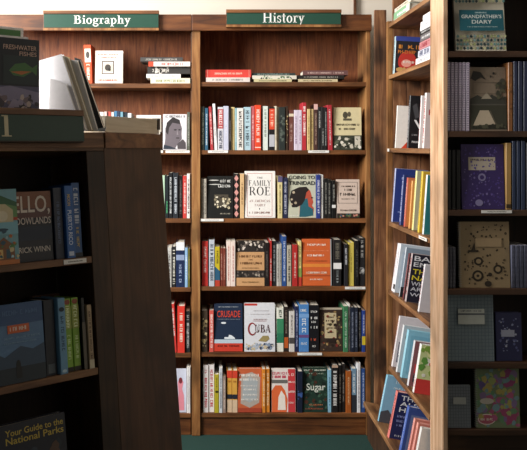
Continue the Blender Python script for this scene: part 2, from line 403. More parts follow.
# ================================================================ BOOKS ON THE BACK WALL
def V(c, a=.12, b=.86, w=.42): return [('w', .5 - w/2, a, .5 + w/2, b, c)]
def Bd(z0, z1, c): return [('r', .0, z0, 1, z1, c)]
def M(x0, z0, x1, z1, c): return [('m', x0, z0, x1, z1, c)]
def Tx(s, x0, z0, x1, z1, c): return [('t', s, x0, z0, x1, z1, c)]
def Rc(x0, z0, x1, z1, c): return [('r', x0, z0, x1, z1, c)]
rr = random.Random(4)
def row(where, group, base, data, sx=XB, sz=ZB, y=YB, scale=190.0):
    z = sz(base) + .0004
    for d in data:
        px0, px1, top, col, desc, it = d[:6]; o = d[6] if len(d) > 6 else {}
        W = (px1 - px0) / scale - .0008; H = (base - top) / scale; W -= 0
        lean = o.get('lean', 0); face = o.get('face', False)
        D = o.get('D', rr.uniform(.145, .17) if not face else rr.uniform(.022, .034))
        yo = o.get('y', rr.uniform(.008, .02)); lab = desc + ' on ' + where
        if face:
            tb = o.get('back', 4)          # a face-out book leans back a little
            mw = Matrix.Translation((sx(px0) + .0004, y + yo, z)) @ Matrix.Rotation(R(-tb), 4, 'X') @ Matrix.Translation((0, 0, 0))
            H = H / math.cos(R(tb))
            mw = Matrix.Translation((sx(px0) + .0004, y + yo, z + D * math.sin(R(tb)))) @ Matrix.Rotation(R(-tb), 4, 'X')
        else:
            mw = Matrix.Translation((sx(px0) + .0004, y + yo, z))
            if lean > 0:  mw = Matrix.Translation((sx(px0) + .0004, y + yo, z + W * math.sin(R(lean)))) @ Matrix.Rotation(R(lean), 4, 'Y')
            if lean < 0:  mw = Matrix.Translation((sx(px0) + .0004 , y + yo, z)) @ Matrix.Rotation(R(lean), 4, 'Y')
        book(lab, o.get('group', group), mw, W, H, D, col, it, face, o.get('edge'), paperback=o.get('pb', W < .026 and not face), wire=o.get('wire', False))

def lying(where, group, base, x0, stack, y=YB, scale=190.0, sx=XB, sz=ZB):
    """books lying flat with their spines to the front, bottom one first: (px0, px1, thickness px, colour, desc, items)"""
    z = sz(base) + .0004
    for i, (px0, px1, th, col, desc, it) in enumerate(stack):
        T = th / scale - .0006; L = (px1 - px0) / scale
        yo = .012 + .01 * ((i * 7) % 3)
        # local x (thickness) -> up, local z (height) -> along +x
        mw = Matrix.Translation((sx(px0), y + yo, z + T)) @ Matrix.Rotation(R(90), 4, 'Y')
        book(desc + ' on ' + where, group, mw, T, L, .15, col, it)
        z += T + .0006

S = ['', 'top History shelf', 'second History shelf', 'third History shelf', 'fourth History shelf', 'fifth History shelf', 'bottom History shelf']
G = ['', 'books lying flat on the top History shelf'] + ['books on the %s History shelf' % k for k in ('second', 'third', 'fourth', 'fifth', 'bottom')]
lying(S[1], G[1], SH[0], 0, [(206, 250, 4.8, 'd9cfc8', 'pale grey hardcover lying under the red one', V('8a8480')), (205.5, 251.3, 8, 'd2453c', 'thick red hardcover lying flat at left', V('f0b9a8', .2, .8, .25) + [('r', 0, .04, 1, .05, 'e9a090'), ('r', 0, .95, 1, .96, 'e9a090')])])
lying(S[1], G[1], SH[0], 0, [(254, 292, 3, 'c9bf94', 'dull yellow thin book at bottom of the middle stack', V('5b5a48')), (252.5, 297, 4, 'd8d3c4', 'cream spotted book lying in the middle stack', [('b', 0, 0, 1, 1, ['4a6a4a', '3a3a38', 'a8b89a'], 26, .3)]), (252.5, 296, 2.6, '2c3a38', 'thin dark green book on top of the middle stack', V('98a8a0'))])
lying(S[1], G[1], SH[0], 0, [(298.5, 338, 3.2, 'cfc09a', 'tan thin book at bottom of the right stack', V('75684c')), (298, 345, 4, '23211f', 'black book lying in the middle of the right stack', V('9a958c')), (303.5, 349, 5, '6d4c4a', 'maroon grey hardcover on top of the right stack', V('c7aaa0', .1, .9, .35))])

row(S[2], G[2], SH[1], [
 (201.0, 204.4, 106.5, '3c443c', 'dark olive slim book at far left', V('9aa090'), {}),
 (204.9, 208.2, 108, '34607a', 'teal blue slim spine near the left upright', V('d0dade'), {}),
 (210.6, 213.6, 106.5, 'b23c40', 'crimson slim spine left of the white leaning one', V('f0c8c0'), {'lean': -2.6}),
 (214.4, 217.3, 103.5, 'eceae8', 'plain white slim spine leaning left', V('b0b0b0', .3, .6), {'lean': -2.4}),
 (217.8, 223.4, 107, 'cfcfd4', 'white spine with red upper block and navy letters', Bd(.5, .95, 'b04a4c') + V('e8dcd8', .53, .92, .6) + V('25304c', .04, .45, .6)),
 (223.5, 228.8, 106, 'c6c9da', 'plain lavender grey spine', V('e8e8f0', .3, .7, .2)),
 (229.0, 231.2, 108, '1d1a18', 'very thin black spine beside the lavender one', V('87807a', .2, .7, .5)),  # black book drawn where only a shaded gap lies between its neighbours
 (231.3, 234.9, 107, 'dcc58a', 'cream yellow plain slim spine', V('b89c5c', .3, .7, .3)),
 (235.0, 237.2, 108, '8eb0b8', 'thin pale blue spine beside cream yellow one', V('dfeaec', .2, .7)),
 (237.3, 243.6, 108, 'e2e0da', 'white spine with long black title', V('34302e', .06, .92, .5)),
 (244.0, 251.2, 107, 'aecbd6', 'wide light blue spine with black title', V('2e3a44', .06, .92, .5)),
 (251.3, 254.8, 106, 'b46064', 'dusty rose red spine', V('e6b8b4', .2, .8)),
 (255.0, 261.2, 105, 'e04a2c', 'bright orange red spine with white lettering', V('f6ded0', .15, .9, .5) + Bd(.05, .07, 'f6ded0')),
 (263.0, 268.3, 106, 'd9e3da', 'pale mint spine with grey title', V('6e7c72', .3, .92, .4)),
 (269.3, 274.8, 107, '1c1c1e', 'black spine with orange top and silver lower part', Bd(.48, .96, 'd8492c') + V('f0c0a8', .52, .92, .5) + Bd(.08, .36, 'b8bac0')),
 (275.1, 277.0, 106, 'd8cfb6', 'very thin cream spine, left of two', V('8c8470', .2, .8)),
 (277.1, 279.0, 106.5, 'c2b69a', 'very thin beige spine, right of two', V('7c745c', .2, .8)),
 (279.2, 285.4, 107, '2b3230', 'charcoal spine with faint grey marks', [('b', 0, .05, 1, .95, ['4a544c', '1c2222', '5c645c'], 24, .3)]),
 (286.0, 288.6, 106, '3a2a1e', 'dark brown thin spine with gold specks', [('b', 0, .05, 1, .95, ['c8a868', 'd8c8a0'], 16, .25)]),
 (289.1, 294.2, 110, '6b4038', 'maroon brown spine with cream band near top', Bd(.84, .91, 'd8cab0') + V('a8877c', .2, .7)),
 (294.4, 298.5, 110, 'd9cedd', 'lilac white spine, left of a matching pair', V('9a7f9c', .15, .85), {'group': 'lilac white pair'}),
 (298.6, 302.2, 110, 'd9cedd', 'lilac white spine, right of a matching pair', V('9a7f9c', .15, .85), {'group': 'lilac white pair'}),
 (302.6, 306.7, 102.5, 'b8323c', 'tall crimson spine with white dotted title', V('f2e0dc', .3, .96, .55)),
 (307.4, 310.6, 109, 'd8bf86', 'cream tan spine, left of a matching pair', V('9c8248', .15, .85), {'group': 'cream tan pair'}),
 (310.7, 314.0, 109, 'd8bf86', 'cream tan spine, right of a matching pair', V('9c8248', .15, .85), {'group': 'cream tan pair'}),
 (314.2, 318.1, 104, '4c322c', 'dark brown spine with pink top band', Bd(.88, 1, 'e0b4ac') + V('a08878', .1, .8)),
 (318.3, 321.6, 107, '1e1f20', 'black spine, leftmost of three with silver print', V('c0c0bc', .5, .9)),
 (321.7, 324.8, 107, '1e1f20', 'black spine, middle of three with silver print', V('b0b4b0', .1, .5)),
 (324.9, 327.2, 107.5, '1e1f20', 'black slim spine, right of three with silver print', V('b0b4b0', .1, .9)),
 (328.4, 333.2, 105, 'b0303a', 'deep red spine leaning slightly beside cream cover', V('ead0cc', .1, .9, .3), {'lean': -1.4}),
 (334.4, 362.4, 107.6, 'd9cda2', 'cream face-out cover with small emblem over garden photograph', Rc(0, 0, 1, .34, '3b3f33') + [('b', 0, .01, .98, .33, ['cfc9b8', '5d6350', 'e4dfd0', '22261e'], 46, .07)] + Rc(.75, .06, .95, .32, 'cdc7b6') + [('e', .42, .82, .09, .08, '4a4638'), ('e', .56, .84, .06, .06, '5a5444')] + Rc(.34, .69, .64, .74, '5a5444') + M(.10, .57, .92, .615, '4a4234') + M(.18, .47, .8, .515, '4a4234'), {'face': True, 'pb': True}),
])
row(S[3], G[3], SH[2], [
 (201.2, 203.2, 179, 'a8a294', 'thin pale grey spine, left of two', V('5c5850', .1, .9)),
 (203.6, 206.6, 179, 'b4ada0', 'pale grey slim spine beside the black face-out cover', V('5c5850', .1, .9)),
 (207.3, 233.2, 176.6, '1a1b1a', 'black face-out cover with script title and small photograph', [('e', .2 + .05, .90, .2, .012, 'c8c8c2'), ('e', .3, .80, .26, .01, 'c8c8c2'), ('e', .62, .88, .012, .05, 'c8c8c2')] + M(.5, .85, .95, .91, 'd8d8d2') + M(.38, .73, .9, .79, 'd8d8d2') + Rc(.26, .28, .82, .56, '4a4438') + [('b', .26, .2, .92, .56, ['c9bd9c', '8a8068', 'e0d8c0', '2a2620'], 40, .06)] + M(.5, .09, .9, .12, 'a09a8a'), {'face': True, 'pb': True}),
 (234.0, 239.0, 174, '23201f', 'black spine with row of pink diamonds', [('p', [(.5, a + .075), (.95, a), (.5, a - .075), (.05, a)], 'd99c94') for a in (.1, .26, .42, .58, .74, .9)]),
 (240.2, 244.4, 174, 'dcb886', 'light tan spine left of the white family book', V('8a6a40', .3, .8)),
 (245.0, 275.6, 171.8, 'efece6', 'white face-out cover with red border, title The Family Roe', [('f', .07, .03, .90, .95, .012, 'b8554a')] + Sf('THE', .40, .835, .60, .875, '2c2826') + Sf('FAMILY', .12, .685, .87, .80, '2c2826') + Sf('ROE', .13, .48, .86, .66, '1e1a1a') + Sf('AN AMERICAN', .14, .335, .84, .385, '8a5048') + Sf('FAMILY', .32, .245, .68, .295, '8a5048') + [('e', .48, .19, .012, .022, '2c2826')] + M(.14, .09, .82, .13, '7a4840'), {'face': True, 'D': .04}),
 (278.0, 282.8, 176.5, 'ddcf98', 'cream yellow spine with dark lilac top', Bd(.86, 1, '5a5478') + V('7a6c3c', .1, .8, .3)),
 (283.2, 288.3, 178, '272c48', 'navy spine with small white print beside profile portrait', V('b8bccc', .1, .9)),
 (288.5, 316.5, 174.8, 'c2c3ae', 'face-out cover titled Going to Trinidad with coloured profile portrait', [('p', [(.62, .02), (.90, .06), (.93, .22), (.86, .28), (.91, .36), (.80, .62), (.68, .68), (.5, .68), (.42, .3), (.4, .02)], 'b8503c'), ('p', [(.62, .02), (.9, .05), (.9, .2), (.74, .26), (.7, .45), (.45, .4), (.4, .02)], '27606c'), ('p', [(.05, .45), (.12, .62), (.4, .7), (.66, .71), (.76, .64), (.66, .58), (.6, .4), (.5, .3), (.3, .24), (.14, .24)], '241c1c')] + [('e', .2, .58, .05, .03, 'b8a890'), ('e', .13, .42, .04, .025, 'b8a890'), ('e', .27, .34, .05, .03, 'a89880'), ('e', .12, .31, .04, .025, 'b8a890'), ('e', .86, .46, .03, .015, '1c1818')] + Tx('GOING TO', .03, .885, .97, .965, '1c2226') + Tx('TRINIDAD', .03, .75, .97, .84, '1c2226') + M(.05, .04, .4, .06, 'e4e4dc'), {'face': True}),
 (316.7, 320.8, 175, '2c3c86', 'royal blue spine with white title', V('dfe4f4', .1, .9, .5)),
 (321.0, 323.8, 175, 'e6e6e2', 'slim white spine right of the royal blue one', V('3c3c48', .3, .7)),
 (324.8, 328.0, 179, '181818', 'black spine with faint print, third from the beige cover', V('8c8c84', .1, .9)),
 (328.2, 331.6, 179.5, '1e1d1c', 'black spine second from the beige cover', V('8c8c84', .1, .9)),
 (332.2, 336.0, 181, '141414', 'black spine with white square label low down', Bd(.28, .36, 'f0efec') + V('a0a098', .45, .9)),
 (337.2, 360.2, 180, 'd6c2b4', 'pinkish beige face-out cover with framed title, flowers below', Rc(0, 0, 1, .12, '2e2620') + [('b', 0, 0, 1, .13, ['8a3c34', '4c6a40', 'c88a78', '3a5a6a'], 26, .05), ('f', .06, .38, .92, .93, .012, '3c3430')] + M(.2, .8, .8, .84, '6a5c54') + M(.34, .70, .66, .76, '3c3430') + M(.14, .58, .84, .65, '3c3430') + M(.2, .48, .8, .51, '8a7c70') + M(.14, .18, .86, .22, '5c4c44'), {'face': True}),
])
row(S[4], G[4], SH[3], [
 (201.8, 208.0, 241.7, 'cf3a34', 'bright red spine with pale title near left upright', V('f2c8c0', .3, .9, .45)),
 (209.0, 214.6, 240, 'bcc3cc', 'blue grey spine with dark blotted print', V('3c4858', .1, .9, .6)),
 (215.0, 219.9, 247, 'c9b52c', 'short spine in yellow, blue and red blocks', [('p', [(0, .15), (1, .15), (1, .38), (0, .5)], '2a5a78')] + Bd(0, .15, 'b8402c') + V('6a5c14', .55, .92, .4)),
 (220.3, 223.0, 248.5, '7a3a2c', 'short rust brown spine, left of a pair', V('c09080', .15, .85), {'group': 'rust brown pair'}),
 (223.1, 225.8, 248.5, '7a3a2c', 'short rust brown spine, right of a pair', V('c09080', .15, .85), {'group': 'rust brown pair'}),
 (226.6, 230.9, 241.7, 'ead9cf', 'blush white spine, left of a pair', V('b86a60', .1, .9, .3), {'group': 'blush white pair'}),
 (231.1, 235.5, 241.7, 'ead9cf', 'blush white spine, right of a pair', V('b86a60', .1, .9, .3), {'group': 'blush white pair'}),
 (236.5, 264.6, 241, 'c79a6c', 'tan face-out cover with black photograph bands', Rc(0, .74, 1, 1, '2c2623') + [('b', 0, .75, 1, 1, ['b0a494', '1a1614', '6a6058', 'd8ccc0'], 40, .06)] + Rc(0, .18, 1, .34, '2c2623') + [('b', 0, .18, 1, .34, ['6a6058', '1a1614', 'a89c8c'], 22, .05)] + M(.1, .62, .9, .67, '6e4a2c') + M(.42, .56, .58, .58, '6e4a2c') + M(.1, .47, .9, .52, '6e4a2c') + M(.2, .38, .8, .40, '6e4a2c') + M(.2, .07, .8, .1, '9a7448'), {'face': True}),
 (265.0, 269.2, 243, '1d1816', 'black spine right beside the tan cover', V('5c5450', .2, .8)),
 (269.8, 272.2, 241, 'b8342e', 'thin red spine between two black ones', V('f0d4cc', .1, .6)),
 (272.4, 276.6, 241.5, '242628', 'near black spine right of the thin red', V('8a9094', .1, .9)),
 (277.0, 279.4, 244.6, 'c4c2ba', 'thin grey white spine, left of two', V('4a4a48', .1, .9)),
 (279.6, 282.0, 244.6, 'b0aea6', 'thin grey spine, right of two', V('4a4a48', .1, .9)),
 (282.3, 286.8, 236.7, '2c4f8c', 'tall blue spine, tallest book', V('c8d4ec', .1, .9)),
 (287.3, 291.7, 245.7, 'b9b29e', 'putty coloured spine with black print', V('2c2a28', .1, .9, .5)),
 (292.6, 298.0, 245, 'b32f2c', 'red spine with pale small title', V('f2d0c4', .2, .8, .3)),
 (298.6, 302.0, 242, 'e0d088', 'slim spine fading yellow to green to red', Bd(.2, .4, '8aa050') + Bd(0, .2, 'c04030') + V('7a7040', .45, .9)),
 (303.0, 332.2, 240.3, 'cf6230', 'orange face-out cover with white lines of title', Rc(0, .40, 1, .47, 'e08838') + Rc(0, .2, 1, .23, 'a84a24') + M(.14, .86, .82, .90, 'f6e4d4') + M(.16, .63, .76, .67, 'f6e4d4') + M(.1, .52, .86, .54, '8a3c1c') + M(.12, .26, .84, .30, 'f0dcc8') + M(.25, .12, .7, .15, 'f0dcc8') + [('r', .96, 0, 1, 1, '9aa0a0')] + M(.05, .74, .9, .76, 'e8946a'), {'face': True}),
 (333.7, 341.8, 240, '1f1e1f', 'wide black spine with white square in the middle', Bd(.37, .5, 'efeeec') + V('6c685c', .55, .93, .5) + V('98a0a0', .06, .33, .3)),
 (344.5, 348.4, 244.5, '26262a', 'black slim spine with silver title left of yellow', V('c4c6ca', .5, .9, .5)),
 (349.0, 354.7, 243, 'd6c35c', 'plain yellow spine', V('8c7c30', .3, .75, .2)),
 (355.2, 359.3, 241, '151515', 'plain black spine right of the yellow one', V('5c5c58', .2, .8)),
 (359.7, 365.6, 238.5, '232426', 'tall black spine with grey photograph beside right upright', [('b', 0, .1, 1, .5, ['8a8c8c', 'b8b8b4', '4c4e50'], 20, .35)] + V('a8a8a4', .55, .95)),
])
row(S[5], G[5], SH[4], [
 (201.5, 207.6, 311, '4a3c30', 'dark spine speckled brown and cream near left upright', [('b', 0, .03, 1, .97, ['a89468', '2a201a', '7c6a4c', 'c4b48c'], 34, .3)]),
 (209.3, 213.8, 311, 'd25a50', 'salmon red spine with white print', V('f6dcd4', .1, .9, .5)),
 (214.2, 242.8, 305.8, '1f2d44', 'navy face-out cover with red title Crusade and white ship', Rc(0, 0, 1, .17, 'c83c2a') + Rc(0, .17, 1, .25, 'b8c8d4') + [('p', [(.36, .30), (.5, .30), (.52, .35), (.6, .34), (.72, .29), (.74, .26), (.36, .26)], 'dfe6ea'), ('e', .33, .60, .09, .02, 'dfe6ea')] + M(.15, .93, .85, .95, 'a8b0b8') + Tx('CRUSADE', .10, .72, .92, .86, 'c84434') + M(.12, .67, .9, .685, '8a98a8') + M(.12, .10, .88, .13, '6a1c14'), {'face': True}),
 (244.5, 275.3, 305, 'dcdde2', 'pale face-out cover with large title Cuba over street drawing', Rc(.0, .955, .42, 1, 'c03a30') + [('b', 0, .02, 1, .2, ['8a98ac', '3c4458', 'c8b89a', 'b0b8c4'], 60, .06), ('p', [(.45, .22), (.6, .33), (.78, .33), (.82, .26), (.7, .2)], '9c8c5c')] + M(.3, .84, .8, .855, 'b0a8a8') + M(.2, .77, .85, .785, 'c0b8b8') + M(.3, .66, .75, .68, '9a6a68') + [('e', .25, .47, .14, .135, '8c2a2c'), ('e', .27, .47, .10, .105, 'dcdde2'), ('r', .3, .41, .42, .53, 'dcdde2')] + Sf('UBA', .33, .40, .86, .56, '4c1c24') + [('e', .5, .635, .25, .006, '8c2a2c')], {'face': True, 'D': .036}),
 (277.0, 284.0, 308.5, 'e8e9dc', 'white and green spine with cream lower end', Bd(.42, .75, '3c8a62') + Bd(.2, .42, '2c7a5a') + V('3c4c44', .78, .95, .4)),
 (284.5, 288.6, 307.6, '2c2320', 'dark spine with orange lower part', Bd(.08, .32, 'c05c28') + V('8c7c70', .4, .92)),
 (289.4, 295.0, 312, 'd9d4ce', 'off-white spine with small grey print', V('6c6460', .4, .9, .3) + Bd(.2, .35, '4c4848')),
 (295.3, 299.0, 307, '22284a', 'dark navy slim spine left of the thick blue', V('a8aed0', .1, .9)),
 (299.3, 309.3, 305, '4f86c4', 'thick sky blue spine with pale title', [('r', .0, .72, 1, .8, '7aa8dc'), ('r', 0, .3, 1, .36, '6a4c84')] + V('e4eef8', .38, .7, .4) + M(.2, .15, .8, .2, 'e4eef8') + M(.15, .85, .85, .9, 'e4eef8')),
 (309.7, 319.5, 305.8, '15151a', 'thick black spine with white and red print', M(.15, .84, .8, .88, 'e8e8e4') + M(.15, .70, .85, .75, 'e8e8e4') + M(.2, .62, .8, .66, 'e8e8e4') + M(.15, .5, .85, .55, 'e8e8e4') + M(.05, .24, .95, .29, 'd05a40') + M(.3, .1, .7, .14, 'c8c8c4')),
 (320.2, 343.2, 309.4, '3a2c24', 'dark floral face-out cover with beige title plate', [('b', 0, 0, 1, .95, ['7a2c24', '5c5a38', '8a7048', '2a1e18', '4a3a30', 'a88c5c'], 70, .08)] + Rc(0, .955, 1, 1, 'b8ac98') + Rc(.22, .3, .74, .88, 'c4b490') + M(.32, .76, .66, .8, '4a3828') + M(.28, .68, .7, .72, '4a3828') + M(.32, .6, .66, .64, '4a3828') + M(.3, .52, .68, .55, '4a3828') + M(.34, .42, .62, .45, '4a3828') + Rc(.3, .2, .7, .3, '2a1e18'), {'face': True}),
 (343.6, 348.5, 306.7, '3f7c54', 'green spine with pale marks', V('b8d4bc', .1, .9, .4)),
 (348.7, 350.9, 305, 'e6e4de', 'very thin white spine beside the green one', V('8a8a88', .2, .7)),
 (351.0, 354.6, 307.6, '1c2436', 'midnight blue spine, leftmost of three dark ones', V('8c94a8', .1, .9)),
 (354.8, 358.4, 307.9, '232a38', 'dark slate spine, middle of three dark ones', V('7c8498', .1, .9)),
 (358.6, 362.0, 308.4, '191b20', 'black spine, rightmost of three dark ones', V('8c8c88', .1, .9)),
 (362.3, 365.8, 311, '27418c', 'blue spine with yellow block low down', Bd(.17, .38, 'd8c030') + V('c8d0e8', .45, .9)),
])
row(S[6], G[6], SH[5], [
 (203.0, 208.6, 366, 'ebe4e2', 'white spine with red title, left of a pair', V('b84650', .1, .9, .5), {'group': 'white and red pair'}),
 (208.8, 214.4, 366, 'ebe4e2', 'white spine with red title, right of a pair', V('b84650', .1, .9, .5), {'group': 'white and red pair'}),
 (214.6, 218.9, 375, 'b8aa2e', 'short mustard yellow spine with dark emblem', V('5c5418', .62, .92, .3) + [('e', .5, .55, .4, .03, '3c3810')]),
 (219.2, 222.6, 368.7, 'd4d8dc', 'slim silver white spine left of grey brown', V('6a7078', .1, .9)),
 (222.9, 226.0, 377, '9a8478', 'short grey brown slim spine', V('e0d0c4', .1, .9)),
 (227.0, 232.1, 371.5, 'dfa84a', 'amber spine with red top, left of a pair', Bd(.82, 1, 'd8452f') + Bd(.32, .43, '262a38') + Bd(0, .3, 'dcc0a0') + M(.15, .72, .85, .76, 'b8702c'), {'group': 'amber and red pair'}),
 (232.4, 237.5, 371.5, 'dfa84a', 'amber spine with red top, right of a pair', Bd(.82, 1, 'd8452f') + Bd(.32, .43, '262a38') + Bd(0, .3, 'dcc0a0') + M(.15, .72, .85, .76, 'b8702c'), {'group': 'amber and red pair'}),
 (237.8, 261.8, 370.4, 'c4623c', 'orange and misty grey face-out cover with white capitals', [('p', [(.12, .2), (.5, .1), (.9, .22), (.95, .8), (.6, .92), (.15, .85)], 'b0a49a'), ('p', [(.2, .3), (.5, .22), (.8, .32), (.85, .7), (.5, .82), (.22, .72)], 'a8aeb0')] + M(.08, .82, .9, .875, 'f2ece4') + M(.08, .72, .86, .775, 'f2ece4') + M(.12, .59, .8, .62, 'e8e0d8') + M(.22, .50, .8, .54, 'f2ece4') + M(.22, .38, .86, .42, 'f2ece4') + M(.15, .27, .88, .31, 'f2ece4') + Rc(0, 0, 1, .1, 'a8442c'), {'face': True}),
 (262.0, 265.8, 370, 'e08a2e', 'orange spine, left of a pair beside misty cover', V('fae0b8', .15, .9), {'group': 'orange pair'}),
 (266.1, 270.0, 370, 'e08a2e', 'orange spine, right of a pair beside misty cover', V('fae0b8', .15, .9), {'group': 'orange pair'}),
 (272.0, 296.2, 371, 'e8ddd6', 'white face-out cover with orange shape, pink title, red edge', [('p', [(0, .0), (.62, .0), (.66, .3), (.55, .5), (.4, .62), (.15, .62), (0, .5)], 'e06a3a'), ('p', [(.25, .05), (.58, .05), (.55, .38), (.4, .5), (.28, .35)], 'f2e8dc')] + Rc(0, .67, .66, .75, '6c6a66') + M(.03, .87, .64, .93, 'd03a58') + M(.03, .79, .64, .85, 'd03a58') + Rc(.68, .0, .98, 1, 'c83c40') + M(.70, .84, .96, .9, 'f4d8d0') + M(.70, .68, .96, .72, 'f4d8d0') + M(.70, .45, .96, .5, 'f4d8d0') + M(.70, .2, .96, .24, 'f4d8d0'), {'face': True}),
 (297.5, 302.9, 372, '1b2236', 'dark navy spine with blue specks', [('b', 0, .2, 1, .7, ['3c5a98', '2a3a68'], 14, .3)]),
 (303.4, 328.0, 369.4, '22382e', 'dark green face-out cover titled Sugar', [('b', 0, 0, 1, 1, ['2e4a3c', '16241e', '3c5a48', '1c3028', '4a2c20'], 80, .09)] + M(.05, .92, .95, .955, 'c8ccbc') + M(.18, .85, .85, .875, 'a8b4a0') + Tx('Sugar', .14, .44, .92, .64, 'd8dcd0') + M(.1, .06, .9, .09, 'a85c44') + M(.25, .15, .8, .18, 'b8744c'), {'face': True}),
 (328.2, 331.9, 371, '8fc0d8', 'light blue spine right of the dark green cover', V('3c6c88', .15, .85)),
 (332.3, 338.4, 366, '1e1c1c', 'black spine with large white lettering', V('e6e4e0', .15, .88, .6) + Bd(.95, 1, 'c8a890')),
 (339.0, 342.2, 366, '171413', 'plain black spine right of the lettered one', V('70685c', .2, .8)),
 (342.4, 345.6, 365, '241f1d', 'dark charcoal spine left of the rusty orange', V('8c847c', .2, .8)),
 (346.2, 351.6, 371.6, 'a85a24', 'rusty orange spine', V('e8b480', .2, .85, .3)),
 (352.0, 356.8, 369.4, '7898b0', 'grey blue spine with dark bottom', Bd(0, .4, '2c3038') + V('e4ecf0', .45, .9)),
 (357.5, 361.0, 363.7, 'e8e9ec', 'tall white slim spine, tallest at the right end', V('a0a0a8', .1, .85)),
 (362.0, 365.6, 369.4, '2f4f8e', 'medium blue spine against the right upright', V('c0d0ec', .1, .9)),
])
# ---------------------------------------------------------------- Biography books
P = ['', 'top Biography shelf', 'second Biography shelf', 'third Biography shelf', 'fourth Biography shelf', 'fifth Biography shelf', 'bottom Biography shelf']
Q = [''] + ['books on the %s Biography shelf' % k for k in ('top', 'second', 'third', 'fourth', 'fifth', 'bottom')]
row(P[1], Q[1], SHB[0], [
 (84.6, 92.2, 44.8, 'd8522c', 'orange spine with white portrait square', Rc(.1, .55, .9, .9, 'e8ddd0') + [('e', .5, .74, .25, .09, '4a4440')] + V('f0dccc', .06, .5, .4), {'lean': -2}),
 (94.5, 122.4, 50.5, 'e3d6ca', 'pale pink face-out cover with small framed portrait', M(.1, .86, .86, .90, 'c8564a') + M(.2, .77, .8, .80, 'c8564a') + [('f', .24, .28, .68, .68, .03, '26221f')] + Rc(.3, .34, .62, .62, 'c8beb0') + [('e', .46, .48, .11, .1, '3c3632'), ('e', .52, .42, .05, .05, '201c1a')] + M(.12, .07, .86, .12, 'c8564a'), {'face': True, 'D': .03}),
])
lying(P[1], Q[1], SHB[0], 0, [
 (150.3, 190, 5.6, 'e2dfc8', 'cream book at bottom of the stack', V('8a9060')), (146, 180.5, 4.4, 'e9e7e4', 'white book second from bottom of the stack', V('b0a8a4')),
 (147, 190, 7.2, '3a3836', 'dark grey patterned book mid stack', [('b', 0, 0, 1, .6, ['8c8880', 'c8c4bc', '1c1a18'], 20, .35)] + V('c8c4bc', .1, .5)), (148.3, 190, 5, 'ece6e0', 'white book with red print, second from top of the stack', V('d04038', .3, .85, .6) + [('r', 0, .0, 1, .12, 'd04a30')]),
 (140, 182.5, 4.6, '4c4a48', 'slate grey book on top of the stack', V('a8a49c'))])
row(P[2], Q[2], SH[1], [
 (88, 92.6, 111, '3a4a60', 'dark blue spine hidden low behind the kiosk', V('c0c8d8')),
 (93, 98.0, 111, 'e8e4e0', 'white spine at left end behind the kiosk', V('888888')),
 (98.4, 103.6, 112, 'e0dcd6', 'off-white spine behind the black leaning board', V('888888')),
 (104, 106.8, 111.5, 'd4c0bc', 'pale pink spine behind the wooden tray', V('a05050')),
 (107, 110.6, 111.5, 'c0564c', 'brick red spine behind the wooden tray', V('f0d8d0')),
 (111, 113.6, 112, 'dfdcd8', 'white thin spine between red and blue spines', V('888888')),
 (113.8, 116.8, 111, '4a7ca0', 'medium blue spine behind the wooden tray', V('d8e4f0')),
 (117, 119.8, 111, '2c3c54', 'dark blue spine behind the wooden tray', V('98a8c0')),
 (120, 123, 111.8, '6f9cae', 'grey teal spine behind the wooden tray', V('e0eaf0')),
 (123.2, 126.8, 112, '24303a', 'dark slate spine behind the wooden tray', V('98a8b0')),
 (127.6, 131.4, 113.2, 'e4ebee', 'white shorter spine at right end of the small row', V('7c98a8')),
 (162.6, 186.6, 114.4, 'dedbde', 'white face-out cover with grey portrait photograph', M(.08, .9, .95, .97, '4a484c') + [('p', [(.04, .02), (.1, .3), (.1, .6), (.2, .78), (.45, .9), (.7, .82), (.8, .6), (.78, .45), (.8, .3), (.62, .16), (.5, .02)], '6a6268'), ('p', [(.12, .5), (.16, .76), (.42, .92), (.7, .84), (.72, .72), (.4, .76), (.26, .62), (.22, .42)], '2c282a'), ('p', [(.62, .02), (.6, .16), (.84, .3), (.96, .2), (.97, .02)], '4c464a'), ('e', .52, .56, .06, .02, '2a2628'), ('e', .70, .56, .05, .02, '2a2628'), ('p', [(.6, .58), (.66, .42), (.58, .42)], '8a8288'), ('e', .62, .33, .08, .018, '3a3436'), ('p', [(.02, .02), (.05, .14), (.3, .1), (.6, .02)], '28303c')], {'face': True}),
 (187.0, 190, 112, '5c6258', 'grey green spine right of the portrait cover', V('a0a498')),
])
lying(P[2], Q[2], SH[1], 0, [(136, 160, 18, 'cfc8bc', 'thick beige box-like volume lying behind the tray', []), (133.5, 161, 14, 'b8b0a4', 'grey volume lying behind the tray', []), (135.5, 160.5, 3.4, 'efebe4', 'thin white book lying on the stack behind the tray', V('c0b8b0'))])
row(P[3], Q[3], SH[2], [
 (154.0, 158.6, 176, '7a9c88', 'sage green spine partly behind the kiosk side', V('e0e8e0')),
 (159.0, 164.8, 175.5, 'b6d4b8', 'pale green spine beside the kiosk side panel', V('5c7c64', .1, .85, .3)),
 (165.2, 168.2, 176, '20282c', 'black blue slim spine beside pale green', V('5cc080', .1, .4)),
 (168.5, 172.4, 173, '1b1d20', 'black spine with white print, left of two tall', V('d0d4d4', .1, .9, .45)),
 (172.8, 178.2, 173, '2a2e34', 'charcoal spine with white print, right of two tall', V('c4ccd4', .1, .9, .45)),
 (178.6, 182.4, 176, '161414', 'black spine left of the red spine', V('6c6864', .1, .9)),
 (182.7, 186.6, 176, 'c8423c', 'red spine beside the white one', V('f2d4cc', .1, .9)),
 (186.8, 190, 174, 'e9e6e2', 'white spine with black title against the upright', V('2c2828', .1, .9, .55)),
])
